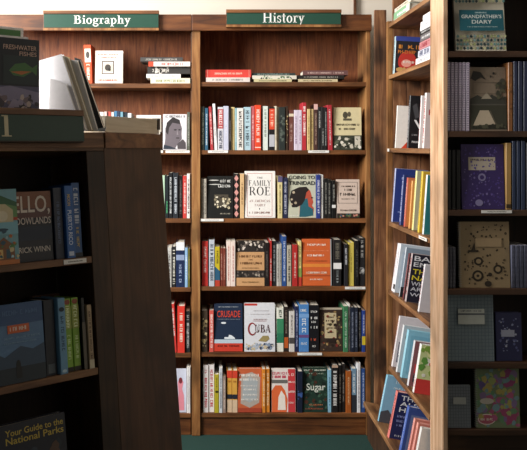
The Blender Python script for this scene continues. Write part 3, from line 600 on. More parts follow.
row(P[4], Q[4], SHB[3], [
 (163.4, 167.0, 249, '6c6a66', 'grey spine half hidden by the kiosk side', V('c0c0bc')),
 (167.2, 171.6, 248, 'c6c5c0', 'light grey spine with black print', V('3c3c3c', .1, .9)),
 (172.0, 175.6, 247, '2b2b2c', 'black spine with large cream title', V('e2e0d2', .06, .94, .6)),
 (176.0, 184.4, 242.5, '1d2c50', 'thick navy spine with white top block', Bd(.82, 1, 'e6e8ec') + Bd(.6, .72, '8fa0c0') + V('a8b8d8', .1, .5, .3)),
 (184.8, 187.8, 248, '8fb6da', 'light blue spine right of the thick navy', V('e8f0fa', .2, .8)),
 (188.0, 190, 249, '6c6a34', 'olive thin spine against the upright', V('b8b478', .2, .8)),
])
row(P[5], Q[5], SHB[4], [
 (164.5, 168.5, 306, '3a3432', 'dark spine half hidden by the kiosk side', V('a09890')),
 (171.2, 176.8, 304.5, 'd0403a', 'red leaning spine with white print, left of two', V('f4dcd8', .3, .9, .6), {'lean': -3}),
 (177.4, 184.8, 306.5, 'dc3c30', 'wide red spine with cream title, right of two', V('f6e4d0', .2, .85, .4)),
 (185.4, 190, 312, '25292c', 'black spine with white print against the upright', V('c8ccc8', .1, .9, .5)),
])
row(P[6], Q[6], SHB[5], [
 (167.0, 186.2, 371.4, 'c9ccdc', 'pale lavender face-out cover with pink figure', [('p', [(.55, .05), (.9, .05), (.88, .4), (.78, .55), (.85, .7), (.7, .82), (.55, .7), (.6, .45)], 'e08a98'), ('e', .7, .74, .1, .07, '7a2c34'), ('r', .42, .12, .55, .3, 'b83c4c')], {'face': True}),
 (186.6, 188.8, 368, 'eceaea', 'slim white spine, left of a pair', V('a8a0a0', .2, .8), {'group': 'slim white pair'}),
 (188.9, 190.4, 368, 'eceaea', 'slim white spine, right of a pair', V('a8a0a0', .2, .8), {'group': 'slim white pair'}),
])
# ---------------------------------------------------------------- paper tabs on the shelf edges
def tab(px0, px1, s, label, y=YB, sx=XB, sz=ZB, h=.013, mw=None):
    W = sx(px1) - sx(px0) if mw is None else px1
    M_ = Matrix.Translation((sx(px0), y + .0016, sz(s) - h - .001)) if mw is None else mw
    r = thing('shelf_label', label, 'label', M_, 'white paper tabs on the shelf edges')
    MB().box(0, -.0016, 0, W, 0, h, paper('f2f0ea', .5, 'tab')).build('card', r)
    b = MB(); rn = random.Random(int(px0 * 10) + 3)
    x = W * .2
    while x < W * .8:
        w = rn.uniform(.002, .004); b.plate([(x, h * .38), (x + w, h * .38), (x + w, h * .62), (x, h * .62)], -.0017, paper('6c6862')); x += w + .0016
    b.build('printed_lettering', r)
tab(208, 228, SH[1], 'white paper tab under the red and white spines, second History shelf')
tab(308.2, 329, SH[1], 'white paper tab under cream and black spines, second History shelf')
tab(200.4, 223.6, SH[2], 'white paper tab under the black script cover, third History shelf')
tab(345, 365.4, SH[3], 'white paper tab under the yellow spine, fourth History shelf')
tab(297.5, 322, SH[4], 'white paper tab under the thick blue and black spines, fifth History shelf')
tab(157, 163, SH[1] , 'short white paper tab left of the portrait cover, Biography shelf')
tab(165.5, 189.6, SH[1], 'white paper tab under the portrait cover, second Biography shelf')

# ================================================================ SIDE BOOKCASE (faces left, stands at right angles to the back wall)
XS = .88                       # its front plane
YF, YN = F / 203.0 + .02, F / 250.0   # far end, near end
SIDE_SHELVES = ((.606, 3), (.352, 3), (-.006, 3), (-.366, 4), (-.704, 8), (-1.075, 9))
def tilted(x, z, tl):
    return Matrix.Translation((x, 0, EYE + z)) @ Matrix.Rotation(R(tl), 4, 'Y') @ Matrix.Translation((-x, 0, -EYE - z))
def side():
    r = thing('bookcase', 'side bookcase with angled shelves at right angles to the History one', 'bookcase', Matrix.Translation((XS, YN, 0)))
    L = YF - YN
    def p(name, x0, y0, z0, x1, y1, z1, m, bev=.0015): return MB().box(x0, y0, z0, x1, y1, z1, m, bev).build(name, r)
    # far end panel of upright boards, its front stile and the loose board beside it
    for i in range(4):
        p('end_board', .022 + i * .068, L - .02, .0, .022 + (i + 1) * .068 - .002, L, 2.6, W_OLD)
    p('front_stile', -.005, L - .02, .0, .021, L + .012, EYE + .62, W_UP)
    p('back_panel', .296, .0, 0, .31, L, 2.6, W_OLD)
    for z, tl in SIDE_SHELVES:      # the lower boards slope down towards the back
        s = p('shelf', 0, .004, -.02, .25, L - .021, 0, W_SIDEY)
        s.matrix_local = Matrix.Translation((0, 0, EYE + z)) @ Matrix.Rotation(R(tl), 4, 'Y')
    # base shelf sticks out further and rests on a plinth
    s = p('base_shelf', 0, .004, -.02, .32, YB - YN - .04, 0, W_SIDEY)
    s.matrix_local = Matrix.Translation((-.078, 0, EYE - 1.325)) @ Matrix.Rotation(R(11), 4, 'Y')
    p('plinth', -.06, .02, .001, -.04, YB - YN - .042, EYE - 1.352, W_DARKZ)
    return r
side()
def filler():
    r = MB().box(XB(373.4), YB - .035, .002, XB(385.0), YB - .012, ZB(11), W_OLD, .002).build('upright_board')
    # raised from behind the side bookcase's base
    return tag(r, 'rough brown upright board standing between History and side bookcases', 'board')
filler()

def side_row(where, group, z, data, tilt):
    """books spine to the left: (px of spine bottom, height m, depth m, thickness m, spine colour, cover colour, desc, spine items, cover items)"""
    for px, H, Dp, T, sc_, cc, desc, si, ci in data:
        xf = XS if z > -1.2 else XS - .078
        xx = xf + .012
        y = xx * F / (px - 210)                     # far-to-near place along the shelf of the near cover
        # local frame of book(): spine looks -y (towards the aisle, -x world): rotate -90 about z
        y = min(y, YF - .022 - T)
        mw = tilted(xf, z, tilt) @ Matrix.Translation((xx, y + T, EYE + z + .001)) @ Matrix.Rotation(R(-90), 4, 'Z')
        r = book(desc + ' on ' + where, group, mw, T - .0006, H, Dp, sc_, si, False)
        # near cover decoration: plane facing the camera
        e = bpy.data.objects.new('front_cover', None)
        bpy.data.objects.remove(e)
        f = MB(); f.box(.002, -.0004, .001, Dp, .0, H - .001, paper(cc, .42, 'cover'))
        fo = f.build('front_cover', r); fo.matrix_local = Matrix.Translation((T - .0005, 0, 0)) @ Matrix.Rotation(R(90), 4, 'Z')
        if ci: decos(fo, ci, Dp, H, int(px * 10), -.0005)
n1 = 'the side bookcase'
# top: a book lying on the highest board, spine along the edge
def side_lying(desc, px0, px1, z, T, Dp, col, it, xo=.012, cov=None):
    xx = XS + xo
    y1 = xx * F / (px0 - 210); y0 = xx * F / (px1 - 210)
    # local x -> up, local z -> along y, local -y -> -x
    base = .352 if z < .6 else .606
    mw = tilted(XS, base, 3) @ Matrix(((0, 1, 0, xx), (0, 0, -1, y1), (-1, 0, 0, EYE + z + T + .0006), (0, 0, 0, 1)))
    return book(desc, 'books lying flat on the side bookcase', mw, T - .0006, y1 - y0, Dp, col, it)
side_lying('pale green and white book lying on the highest board of the side bookcase', 393.5, 409, .607, .042, .17, 'd5ddd0', [('r', 0, .0, .8, .8, '7fae86')] + V('ffffff', .2, .8, .3))
side_lying('cream book on top of the green one on the highest side board', 394, 410, .6495, .02, .16, 'e4dccb', V('9a907c'))
side_row(n1 + ', upper row', 'books on the side bookcase, upper row', .353, [
 (394.0, .185, .135, .030, 'a9c4cc', '2b2a30', 'black cover with red disc and pale blue spine', V('44606c', .1, .9),
   [('r', 0, .88, 1, 1, '3c4c9c'), ('e', .45, .34, .33, .28, 'c03830'), ('e', .42, .3, .18, .1, 'e8a090')] + M(.12, .68, .9, .78, 'd88c3c') + M(.1, .55, .8, .64, 'c87838') + M(.3, .3, .7, .36, 'f0dcd0') + [('b', .05, .05, .95, .2, ['3c4c6c', '9a5040', 'c8a060'], 14, .1)]),
], 3)
zz = .353
for d in (('white book at the bottom of the upper right stack, side bookcase', 415.5, .030, 'ecebea', V('a0a0a8')), ('white and navy book second in the upper right stack', 417.5, .030, 'c4c8d4', V('2c3458', .05, .95, .7)),
          ('pink red book third in the upper right stack', 418.5, .034, 'c08488', V('8c2c38', .05, .95, .6)), ('dark grey book with white stripe in the upper right stack', 419, .030, '6a6668', V('e0e0e0', .1, .9, .3)),
          ('black thin book fifth in the upper right stack', 418, .016, '242426', V('c8c8c8')), ('thick white book sixth in the upper right stack', 418.4, .04, 'e9e8ea', V('b8b8c0', .2, .8, .2)), ('white book topmost of the upper right stack', 420.5, .024, 'f0eeec', V('c0b8b8', .2, .8, .2))):
    side_lying(d[0], d[1], 429.6, zz, d[2], .16, d[3], d[4], .014)
    zz += d[2] + .0004
side_row(n1 + ', second row', 'books on the side bookcase, second row', -.005, [
 (395.2, .205, .14, .012, 'd8d6d0', 'efe9e2', 'white spiral-bound cover with red corner', V('888888'), [('p', [(.2, .0), (.55, .28), (.85, .3), (.6, 0)], 'd8492c'), ('p', [(.55, .0), (.95, .35), (.95, .0)], 'e8b48c')] + M(.4, .72, .9, .76, '8a8480') + M(.4, .62, .8, .66, '8a8480')),
 (407.6, .238, .155, .022, '1e1e22', '1a1a1e', 'black cover with large white letter V', V('c8c8cc', .1, .9), [('p', [(.08, .8), (.2, .86), (.3, .6), (.18, .56)], '4a4a4e'), ('t', 'V', .14, .36, .5, .54, 'efeff0'), ('m', .1, .24, .6, .27, '9a9a9e'), ('m', .08, .1, .5, .14, 'd0d0d0'), ('r', .55, .64, .98, .84, 'e0e0e0')]),
 (418.8, .225, .15, .012, 'f0e9e8', 'e8e2e0', 'white slim spine, left of two at the near end', V('b03840', .1, .9, .5), [('r', .1, .1, .9, .9, 'e0d8d8')]),
 (423.4, .232, .15, .022, 'e8dcd8', 'e4d4d0', 'white spine with red print at the near end', V('a83038', .1, .9, .7), M(.1, .6, .9, .7, 'c04040')),
], 3)
side_row(n1 + ', third row', 'books on the side bookcase, third row', -.366, [
 (391.8, .262, .16, .02, 'aab4d8', '2c3c80', 'royal blue cover with pale spine', V('2c3c80'), M(.2, .8, .8, .84, '8c9cd0') + [('r', .15, .18, .85, .2, '8c9cd0')]),
 (400.2, .236, .15, .02, '35447e', '2c3a70', 'dark blue patterned spine beside the royal blue', V('c0c8e8', .05, .95, .7), []),
 (404.4, .226, .15, .018, 'c0503c', 'd08050', 'brick red spine with orange cover', V('f0d0b0', .1, .9), [('r', .06, .05, .95, .9, 'd88a48')]),
 (409.0, .215, .15, .014, 'e0a45c', 'd89850', 'light orange slim spine', V('a86020'), []),
 (412.8, .262, .15, .02, 'ece498', 'b8b89c', 'pale yellow spine with grey striped cover', V('98904c', .1, .9, .3), [('p', [(.1 + .2 * i, .04), (.2 + .2 * i, .04), (.3 + .14 * i, .96), (.2 + .14 * i, .96)], 'dcd8a8') for i in range(4)]),
 (418.6, .262, .15, .02, 'e2c23c', 'd8b038', 'golden yellow spine', V('a88418'), []),
 (423.2, .25, .15, .018, 'e9eef0', '3c8c8c', 'white spine with teal cover at near end', V('3c8c8c', .1, .5), [('r', .05, .05, .95, .6, '2c8488')]),
], 4)
side_row(n1 + ', fourth row', 'books on the side bookcase, fourth row', -.704, [
 (389.2, .235, .16, .03, 'eeecf0', 'e6e6ea', 'thick white spine at far end', V('b04858', .3, .8, .2), [('r', 0, .9, 1, .97, 'b8bcc8')]),
 (394.0, .238, .16, .03, 'eceaee', 'c4d0da', 'white spine with pale blue cover', V('505860', .5, .9, .25) + Bd(.06, .16, '2c2c30'), [('r', .1, .1, .9, .85, 'b8c8d8')]),
 (399.4, .235, .155, .014, 'c9d0d8', '8c9cac', 'silver blue slim spine', V('405060', .1, .9), Rc(0, .0, .5, .2, '22242a')),
 (403.0, .215, .15, .016, '6c2c30', '3c2428', 'dark red slim spine beside the lettered cover', V('d0a0a0'), []),
 (405.8, .222, .15, .022, 'b8a8a8', '1f2030', 'navy black cover with stacked white and yellow capitals', V('8c2c30', .1, .9, .7), Tx('BARI', .08, .86, .9, .96, 'dfe0e4') + Tx('EMM', .08, .74, .8, .83, 'dfe0e4') + Tx('THE', .08, .59, .62, .69, 'dccb38') + Tx('NATI', .08, .46, .8, .56, 'dccb38') + Tx('WHY', .08, .345, .6, .43, 'c8cad4') + Tx('ARE', .08, .24, .55, .32, 'c8cad4') + Tx('WE', .08, .13, .5, .2, 'c8cad4')),
 (418.5, .205, .15, .016, 'e6e4e6', 'd8d4d8', 'white slim spine at near end with red stripe', V('a83c48', .2, .9, .5), []),
], 8)
side_row(n1 + ', fifth row', 'books on the side bookcase, fifth row', -1.075, [
 (389.4, .25, .15, .018, 'eeeaec', 'd8d4d8', 'white spine with red title at far end', V('c8505c', .1, .9, .3), [('r', .1, .1, .9, .5, '6c6c7c'), ('e', .3, .7, .16, .1, 'b84850')]),
 (396.6, .228, .15, .02, 'e2e4e6', 'b8c8d0', 'light grey spine with round picture', V('3c4048', .1, .4, .5), [('e', .3, .75, .2, .12, '7a8070')]),
 (401.2, .225, .16, .026, '9cd2e4', '8cc6dc', 'thick sky cyan spine', V('e8f6fa', .3, .8, .2), [('r', .1, .1, .9, .9, '7cb8d0')]),
 (408.0, .205, .155, .022, 'dcdce0', '8c5c60', 'pale grey spine with dusty red cover', V('989ca4', .3, .8, .2), [('r', .1, .3, .5, .5, 'd84c50'), ('r', .1, .1, .4, .25, '30303a')]),
 (413.8, .215, .16, .026, 'f0f0ee', 'd0dc9c', 'white spine with green and red flower cover', V('d05048', .1, .3, .4), [('b', 0, .3, 1, 1, ['8cb04c', 'e8e8a8', 'd04848', 'f0f0e0', '68a048'], 40, .12), ('r', 0, .0, 1, .3, 'd0403c')]),
], 9)
side_row(n1 + ', bottom row', 'books on the side bookcase, bottom row', -1.325, [
 (378.5, .228, .17, .022, '8ec8e0', '86b4d0', 'sky blue cover with dark rooftops', V('e0f0f8', .3, .8), M(.25, .86, .9, .92, 'd8ecf4') + M(.25, .74, .85, .78, 'd8ecf4') + M(.25, .6, .8, .63, 'a8d0e4') + [('p', [(0, 0), (0, .22), (.2, .28), (.3, .2), (.5, .34), (.62, .24), (.8, .3), (1, .2), (1, 0)], '4a4c54')]),
 (388.6, .215, .16, .03, 'e08078', '272c58', 'navy cover with white title and coral spine', V('803438', .1, .9, .5), Tx('THEY', .14, .84, .82, .94, 'f0f0f4') + Tx('ALRE', .14, .72, .86, .81, 'f0f0f4') + Tx('HERE', .14, .59, .84, .69, 'f0f0f4') + M(.12, .47, .8, .52, '8c94c8') + M(.12, .37, .75, .42, '8c94c8') + M(.12, .28, .7, .33, '8c94c8') + M(.1, .06, .7, .1, 'd0d0dc')),
 (399.6, .215, .165, .028, '4a66b0', '3c5498', 'medium blue spine leaning near the post', V('b8c8f0', .2, .8, .2), [('r', .1, .1, .9, .85, '6c7ca8'), ('r', .2, .1, .9, .75, 'c0c8dc')]),
 (405.8, .20, .15, .018, 'e8a498', 'e09080', 'salmon pink spine, left of a pair', V('b05c50', .1, .9), []),
 (408.9, .20, .15, .018, 'e8a498', 'e09080', 'salmon pink spine, right of a pair', V('b05c50', .1, .9), []),
 (412.2, .20, .15, .02, 'ecebe8', 'e0dedc', 'plain white spine nearest the post', V('989898', .3, .8, .2), []),
], 11)
# paper tabs on the side shelves
for (px0, px1, z, lab) in ((385.0, 388.6, -.006, 'tiny white paper tab at far end of the side bookcase'), (420.5, 428.5, -.366, 'white paper tab near the post under yellow spines')):
    y1 = XS * F / (px0 - 210); y0 = XS * F / (px1 - 210); y1 = min(y1, YF - .03) if px0 > 390 else y1
    if px0 < 390: y1 = YF - .025; y0 = YF - .06
    mw = Matrix(((0, 1, 0, XS - .006), (-1, 0, 0, y1), (0, 0, 1, EYE + z - .0155), (0, 0, 0, 1)))
    tab(0, y1 - y0, 0, lab, mw=mw)

# ================================================================ FRONT RIGHT BOOKCASE (faces the camera, in shade)
YD = F / 265.0
def XD(px): return (px - 210) / 265.0
def ZD(py): return EYE + (147 - py) / 265.0
SD = [-26, 51, 131, 210, 289, 363, 430]
def dark_case():
    r = thing('bookcase', 'dark notebook bookcase facing forward at right, with pale side board', 'bookcase', Matrix.Translation((XS, YD, 0)))
    xr = XD(575) - XS
    def p(name, x0, y0, z0, x1, y1, z1, m, bev=.0015): return MB().box(x0, y0, z0, x1, y1, z1, m, bev).build(name, r)
    Dd = YN - YD - .002
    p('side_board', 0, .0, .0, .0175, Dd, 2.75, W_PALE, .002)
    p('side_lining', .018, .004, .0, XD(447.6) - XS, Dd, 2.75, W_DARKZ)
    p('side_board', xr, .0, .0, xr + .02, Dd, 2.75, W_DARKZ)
    x0 = XD(447.6) - XS + .0005
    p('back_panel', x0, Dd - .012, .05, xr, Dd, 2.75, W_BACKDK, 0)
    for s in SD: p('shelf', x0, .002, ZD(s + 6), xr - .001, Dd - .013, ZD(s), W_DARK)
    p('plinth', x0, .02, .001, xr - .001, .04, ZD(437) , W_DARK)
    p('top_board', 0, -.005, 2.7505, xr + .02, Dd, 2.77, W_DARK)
dark_case()
KD = dict(sx=XD, sz=ZD, y=YD, scale=265.0)
def stripes(c, n=22): return [('r', 0, (i + .1) / n, 1, (i + .6) / n, c) for i in range(n)]
rr = random.Random(11)
def rowD(where, base, data):
    g = 'notebooks on the %s' % where
    data = [d[:6] + (dict({'D': .012 if d[6].get('face') else .13, 'y': .02}, **d[6]) if len(d) > 6 else {'D': .13, 'y': .016},) for d in data]
    row(where, g, base, data, **KD)
dots = []
for j in range(8):
    for i in range(15):
        z = (.01 + .056 * j) if j < 4 else (.70 + .07 * (j - 4))
        cx = .035 + i * .0665
        dots.append(('p', [(cx, z), (cx + .031, z + .027), (cx, z + .054), (cx - .031, z + .027)], random.Random(i * 7 + j).choice(['24383c', '6c9490', 'a8b078', '3c5c60', 'c8c89c', '88a4a0'])))
dots_hi = [('r', .0, .97, 1, 1, 'dcd6c4')]
rowD('the top row of the dark bookcase', SD[1], [
 (457.5, 508.5, -18, 'e4dcc8', 'cream diary with teal title panel', dots + dots_hi + [('r', .06, .27, .93, .58, '1f5c68')] + M(.36, .53, .6, .55, 'c8dcdc') + Tx("GRANDFATHER'S", .10, .455, .89, .51, 'dfe8e4') + Tx('DIARY', .30, .375, .70, .43, 'dfe8e4') + M(.2, .32, .8, .335, 'a8c4c4'), {'face': True, 'back': 9, 'D': .02}),
])
lav = [(448.6 + i * 3.9, 448.6 + i * 3.9 + 3.0, 61.8, 'ece2f0', 'lavender white notebook with ridged spine, ' + ('leftmost', 'second', 'third', 'fourth', 'fifth', 'rightmost')[i] + ' of six', stripes('b0a4bc', 30), {'group': 'six lavender notebooks'}) for i in range(6)]
rowD('second row of dark bookcase', SD[2], [d for d in lav] + [
 (472.5, 509.2, 66.5, '8a7a68', 'sepia camping cover with a white tent', [('r', 0, .02, 1, .4, '3a3a2e'), ('r', 0, .4, 1, .5, '55524a'), ('p', [(0, .5), (.2, .56), (.42, .5), (.6, .57), (.8, .5), (1, .54), (1, .42), (0, .42)], '3c3c34'), ('p', [(.06, .08), (.26, .32), (.5, .32), (.68, .1)], 'c0b098'), ('p', [(.5, .32), (.68, .1), (.72, .1), (.56, .31)], '5c5648'), ('e', .9, .72, .1, .1, '4c4c40'), ('p', [(.02, .82), (.1, .94), (.3, .92), (.44, .8), (.3, .84), (.15, .78)], '2c2a26'), ('p', [(.3, .5), (.45, .6), (.6, .5)], 'a89c88')] + [('f', .08, .58, .74, .76, .01, '6c6050'), ('e', .66, .9, .03, .02, '2c2a26'), ('e', .58, .85, .02, .02, '2c2a26'), ('b', .7, .45, 1, .8, ['3c3c30', '55543f'], 22, .07), ('b', 0, .02, 1, .12, ['2a2a20', '4c4c3a'], 30, .06)], {'face': True}),
 (509.8, 514.4, 62, '8c5c34', 'brown orange spine beside the camping cover', [('b', 0, 0, 1, 1, ['6c4424', 'a8743c'], 18, .3)]),
 (515.2, 519.4, 61, '27304c', 'navy ridged notebook, leftmost of three', []), (520.0, 524.4, 61, '27304c', 'navy ridged notebook, middle of three', []), (525.2, 529.4, 61, '27304c', 'navy ridged notebook, cut by the picture edge', []),
 (530, 545, 64, '3c3c48', 'grey notebook beyond the navy ones', []),
])
doodle = lambda c, n, a=0: [('b', .03, .03, .97, .97, c, n, .028)]
rowD('third row of dark bookcase', SD[3], [
 (449.2, 452.8, 150, '1a1a1c', 'black spine, leftmost of three in the shade', []), (453.2, 457.2, 150, '1c1c1e', 'black spine, middle of three in the shade', []), (457.6, 462.0, 150, '18181a', 'black spine, right of three in the shade', []),
 (463.6, 507.0, 144.5, '3b2a68', 'purple notebook with pale square label and faint doodles', doodle(['54449a', '4c3a80', '6a5aa0', '7c70a8'], 150) + [('r', .17, .60, .80, .80, 'c8bcac')] + M(.22, .74, .75, .775, '5a4c4c') + [('e', .48, .49, .09, .06, '8c84b0'), ('e', .48, .49, .05, .033, '3b2a68'), ('e', .4, .1, .09, .05, '8c84b0')], {'face': True}),
 (507.6, 513.0, 143, 'b08a50', 'tan ochre slim spine', Bd(.02, .08, '3c2c18')), (513.8, 517.6, 141, '253452', 'dark blue notebook, leftmost of three', []), (518.4, 522.2, 141, '253452', 'dark blue notebook, middle of three', []), (523.0, 527.0, 141, '253452', 'dark blue notebook, right of three', []), (527.8, 540, 143, '2c2c34', 'charcoal notebook beyond the picture edge', []),
])
rowD('fourth row of dark bookcase', SD[4], [
 (448.2, 450.8, 248, '8c8c98', 'small grey striped notebook, left of three', stripes('3c3c48', 30), {'group': 'three small striped notebooks'}), (451.4, 454.0, 248, '8c8c98', 'small grey striped notebook, middle of three', stripes('3c3c48', 30), {'group': 'three small striped notebooks'}), (454.6, 457.2, 248, '8c8c98', 'small grey striped notebook, right of three', stripes('3c3c48', 30), {'group': 'three small striped notebooks'}),
 (461.5, 512.5, 223, 'a08a68', 'large kraft brown spiral notebook with black mechanical doodles', [('b', .08, .03, .97, .97, ['4a3c2a', '5c4c36', '3a2e20'], 90, .028)] + [('e', .38, .40, .09, .065, '32281c'), ('e', .38, .40, .05, .036, 'a08a68'), ('e', .36, .18, .11, .085, '32281c'), ('e', .36, .18, .07, .053, 'a08a68'), ('e', .36, .18, .03, .02, '32281c'), ('e', .76, .28, .09, .07, '32281c'), ('e', .76, .28, .05, .04, 'a08a68'), ('e', .56, .06, .07, .045, '32281c'), ('e', .6, .2, .04, .03, '32281c'), ('r', .18, .54, .38, .57, '32281c'), ('p', [(.24, .57), (.3, .68), (.32, .57)], '32281c'), ('r', .32, .62, .84, .75, 'b39a76')], {'face': True, 'wire': True}),
 (513.4, 517.0, 246, '8488a0', 'grey blue striped notebook, leftmost of four', stripes('34384c', 34), {'group': 'four blue striped notebooks'}), (517.6, 521.2, 246, '8488a0', 'grey blue striped notebook, second of four', stripes('34384c', 34), {'group': 'four blue striped notebooks'}), (521.8, 525.4, 246, '8488a0', 'grey blue striped notebook, third of four', stripes('34384c', 34), {'group': 'four blue striped notebooks'}), (526, 530, 246, '8488a0', 'grey blue striped notebook, rightmost of four', stripes('34384c', 34), {'group': 'four blue striped notebooks'}),
])
grid = lambda c, nx, nz: [('r', (i + .3) / nx, .01, (i + .45) / nx, .99, c) for i in range(nx)] + [('r', .01, (j + .3) / nz, .99, (j + .42) / nz, c) for j in range(nz)]
rowD('fifth row of dark bookcase', SD[5], [
 (448.6, 496.4, 297, '8c9ca4', 'large grey blue checked notebook with white label', grid('6c7c88', 14, 19) + [('r', .24, .56, .80, .79, 'c8ccc4'), ('r', .24, .70, .80, .725, '5a6068')] + M(.3, .75, .74, .77, '5a6068'), {'face': True}),
 (498.5, 524.5, 315, '232650', 'small navy card box with pale flowers and label', [('b', .1, .15, .9, .9, ['8c94b4', 'b0b4c8', '5a6090'], 40, .06), ('r', .2, .5, .72, .64, 'a8acc0')], {'face': True, 'D': .03}),
])
rowD('sixth row of dark bookcase', SD[6], [
 (448.6, 472.8, 388, '8c949c', 'small grey checked notebook with label', grid('6c747e', 9, 14) + [('r', .26, .56, .8, .72, 'b4b8b4')], {'face': True}),
 (478, 522.4, 370, '7c8c68', 'tie-dye coloured spiral notebook with sticker', [('b', 0, .0, 1, 1, ['b85c84', '7ca0a8', 'b8a85c', '8c74a0', '6c9870', 'a8b46c'], 130, .09), ('p', [(.6, .9), (.75, .98), (.95, .9), (.9, .7), (.7, .66), (.56, .75)], 'a0487c'), ('p', [(.55, .28), (.8, .42), (.97, .3), (.9, .1), (.7, .04)], 'a84c74'), ('e', .22, .7, .15, .1, '6c5c98'), ('e', .24, .14, .2, .09, 'e8e0d4'), ('e', .24, .14, .18, .075, 'b85c70'), ('e', .25, .44, .16, .05, 'd0c8bc')] + M(.1, .12, .38, .16, 'e8e0d4'), {'face': True, 'wire': True}),
])
tab(481.5, 512, SD[3], 'white paper tab under the purple notebook on the dark bookcase', y=YD, sx=XD, sz=ZD, h=.011)

# ================================================================ FRONT LEFT KIOSK (leans back, its shelves face right of the camera)
A0, LEAN = 40, 6.2
P0 = Vector((-.424, 2.42, EYE))
ML = Matrix.Translation(P0) @ Matrix.Rotation(R(A0), 4, 'Z') @ Matrix.Rotation(R(-LEAN), 4, 'X')
MLi = ML.inverted()
def u_at(px, z=0, y=0):
    """distance along the shelf whose picture column is px at local height z"""
    k = (px - 210) / F; lo, hi = -1.2, 1.2
    for _ in range(50):
        m = (lo + hi) / 2; w = ML @ Vector((m, y, z))
        if w.x / w.y < k: lo = m
        else: hi = m
    return lo
def z_at(px, py, y=0):
    lo, hi = -1.4, .6
    for _ in range(50):
        m = (lo + hi) / 2; w = ML @ Vector((u_at(px, m, y), y, m))
        v = 147 - (w.z - EYE) / w.y * F
        if v > py: lo = m
        else: hi = m
    return lo
Z1, Z2, Z3 = z_at(70, 258.5), z_at(70, 373.5), z_at(70, 373.5) - .335
UL = -.95
def kiosk():
    r = thing('book_kiosk', 'dark leaning display kiosk with plain side panel at front left', 'bookcase', ML)
    u1, u2 = u_at(98.5, Z2, 0), u_at(104.5, -.05)
    zb = -1.50
    MB().box(UL, .0, -.012, u2, .24, .006, W_KIOSK, .001).build('soffit_board', r)
    MB().box(UL, -.004, -.003, u_at(160, 0) * 0 + u2, .02, z_at(100, 133), W_KIOSK, .002).build('header_board', r)
    MB().box(UL, .02, z_at(100, 133) - .02, u2, .26, z_at(100, 133) - .001, W_KIOSK).build('top_board', r)
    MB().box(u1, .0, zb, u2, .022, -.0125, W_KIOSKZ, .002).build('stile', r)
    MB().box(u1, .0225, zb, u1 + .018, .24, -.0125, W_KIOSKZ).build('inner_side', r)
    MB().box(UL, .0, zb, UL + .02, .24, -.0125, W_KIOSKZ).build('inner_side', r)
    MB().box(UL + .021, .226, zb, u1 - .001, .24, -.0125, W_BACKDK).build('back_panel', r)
    for z in (Z1, Z2, Z3): MB().box(UL + .021, .002, z - .02, u1 - .0005, .225, z, W_KIOSK, .0015).build('shelf', r)
    # plain side panel, meeting the stile at a blunt corner and spreading toward the floor
    cT = ML @ Vector((u2 + .001, .0, -.003)); cB = ML @ Vector((u2 + .001, 0, zb))
    d = Vector((math.cos(R(66)), math.sin(R(66)), 0)); n = Vector((-d.y, d.x, 0)) * .03
    def far(c, px):
        k = (px - 210) / F; t = (k * c.y - c.x) / (d.x - k * d.y); return c + d * t
    zt = EYE + .045
    # far edge: column 160.5 near the top, following the lean below
    fT = far(cT, 160.5)
    def atz(a, b, z): t = (z - a.z) / (b.z - a.z); return a + (b - a) * t
    lenT = (fT - cT).length
    fB = cB + d * (lenT * 1.06) + Vector((.0, 0, 0))
    t_n = atz(cT, cB, EYE + .01); t_f = atz(fT, fB, EYE + .01); b_n = atz(cT, cB, .03); b_f = atz(fT, fB, .03)
    o = MB()
    P8 = [b_n, b_f, b_f + n, b_n + n, t_n, t_f, t_f + n, t_n + n]
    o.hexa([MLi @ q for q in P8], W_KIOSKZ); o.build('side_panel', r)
    # band along the top of the side panel
    out = Vector((d.y, -d.x, 0)) * .006
    q0, q1 = atz(cT, cB, EYE - .003) + out, atz(fT, fB, EYE - .003) + out + d * .004
    up = Vector((0, 0, .048))
    MB().hexa([MLi @ q for q in (q0, q1, q1 + n * 1.3, q0 + n * 1.3, q0 + up, q1 + up, q1 + n * 1.3 + up, q0 + n * 1.3 + up)], W_KIOSK).build('top_band', r)
    # top panel behind the band
    b0, b1 = q0 + n * 1.35, q1 + n * 1.35; inw = Vector((-d.y, d.x, 0)) * .25
    MB().hexa([MLi @ q for q in (b0 + up * .7, b1 + up * .7, b1 + inw + up * .7, b0 + inw + up * .7, b0 + up * .98, b1 + up * .98, b1 + inw + up * .98, b0 + inw + up * .98)], W_KIOSK).build('top_panel', r)
    return fT, d, n, q0 + up, q1 + up
fT, dS, nS, qa, qb = kiosk()
# green Travel sign fixed in front of the kiosk's header
r = thing('sign', 'dark green kiosk sign with cream letter l at left edge', 'sign', ML, 'green section signs')
us = u_at(83.5, .07, -.03); zt_, zb_ = z_at(80, 111.5, -.03), z_at(80, 141, -.03)
MB().box(UL, -.026, zb_ - .004, us, -.0045, zt_ + .0, W_DARK, .001).build('backing_board', r)
MB().box(UL, -.032, zt_ - .014, us + .002, -.0265, zt_ + .004, W_KIOSK, .001).build('upper_moulding', r)
MB().box(UL, -.030, zb_, us, -.0265, zt_ - .015, GREEND).build('green_panel', r)
ut = u_at(9.5, .06, -.03)
serif_text(r, 'Travel', ut - .30, z_at(5, 136.5, -.03), .305, paper('ddd2ae', .5, 'sign_cream'), -.0302, .0875)

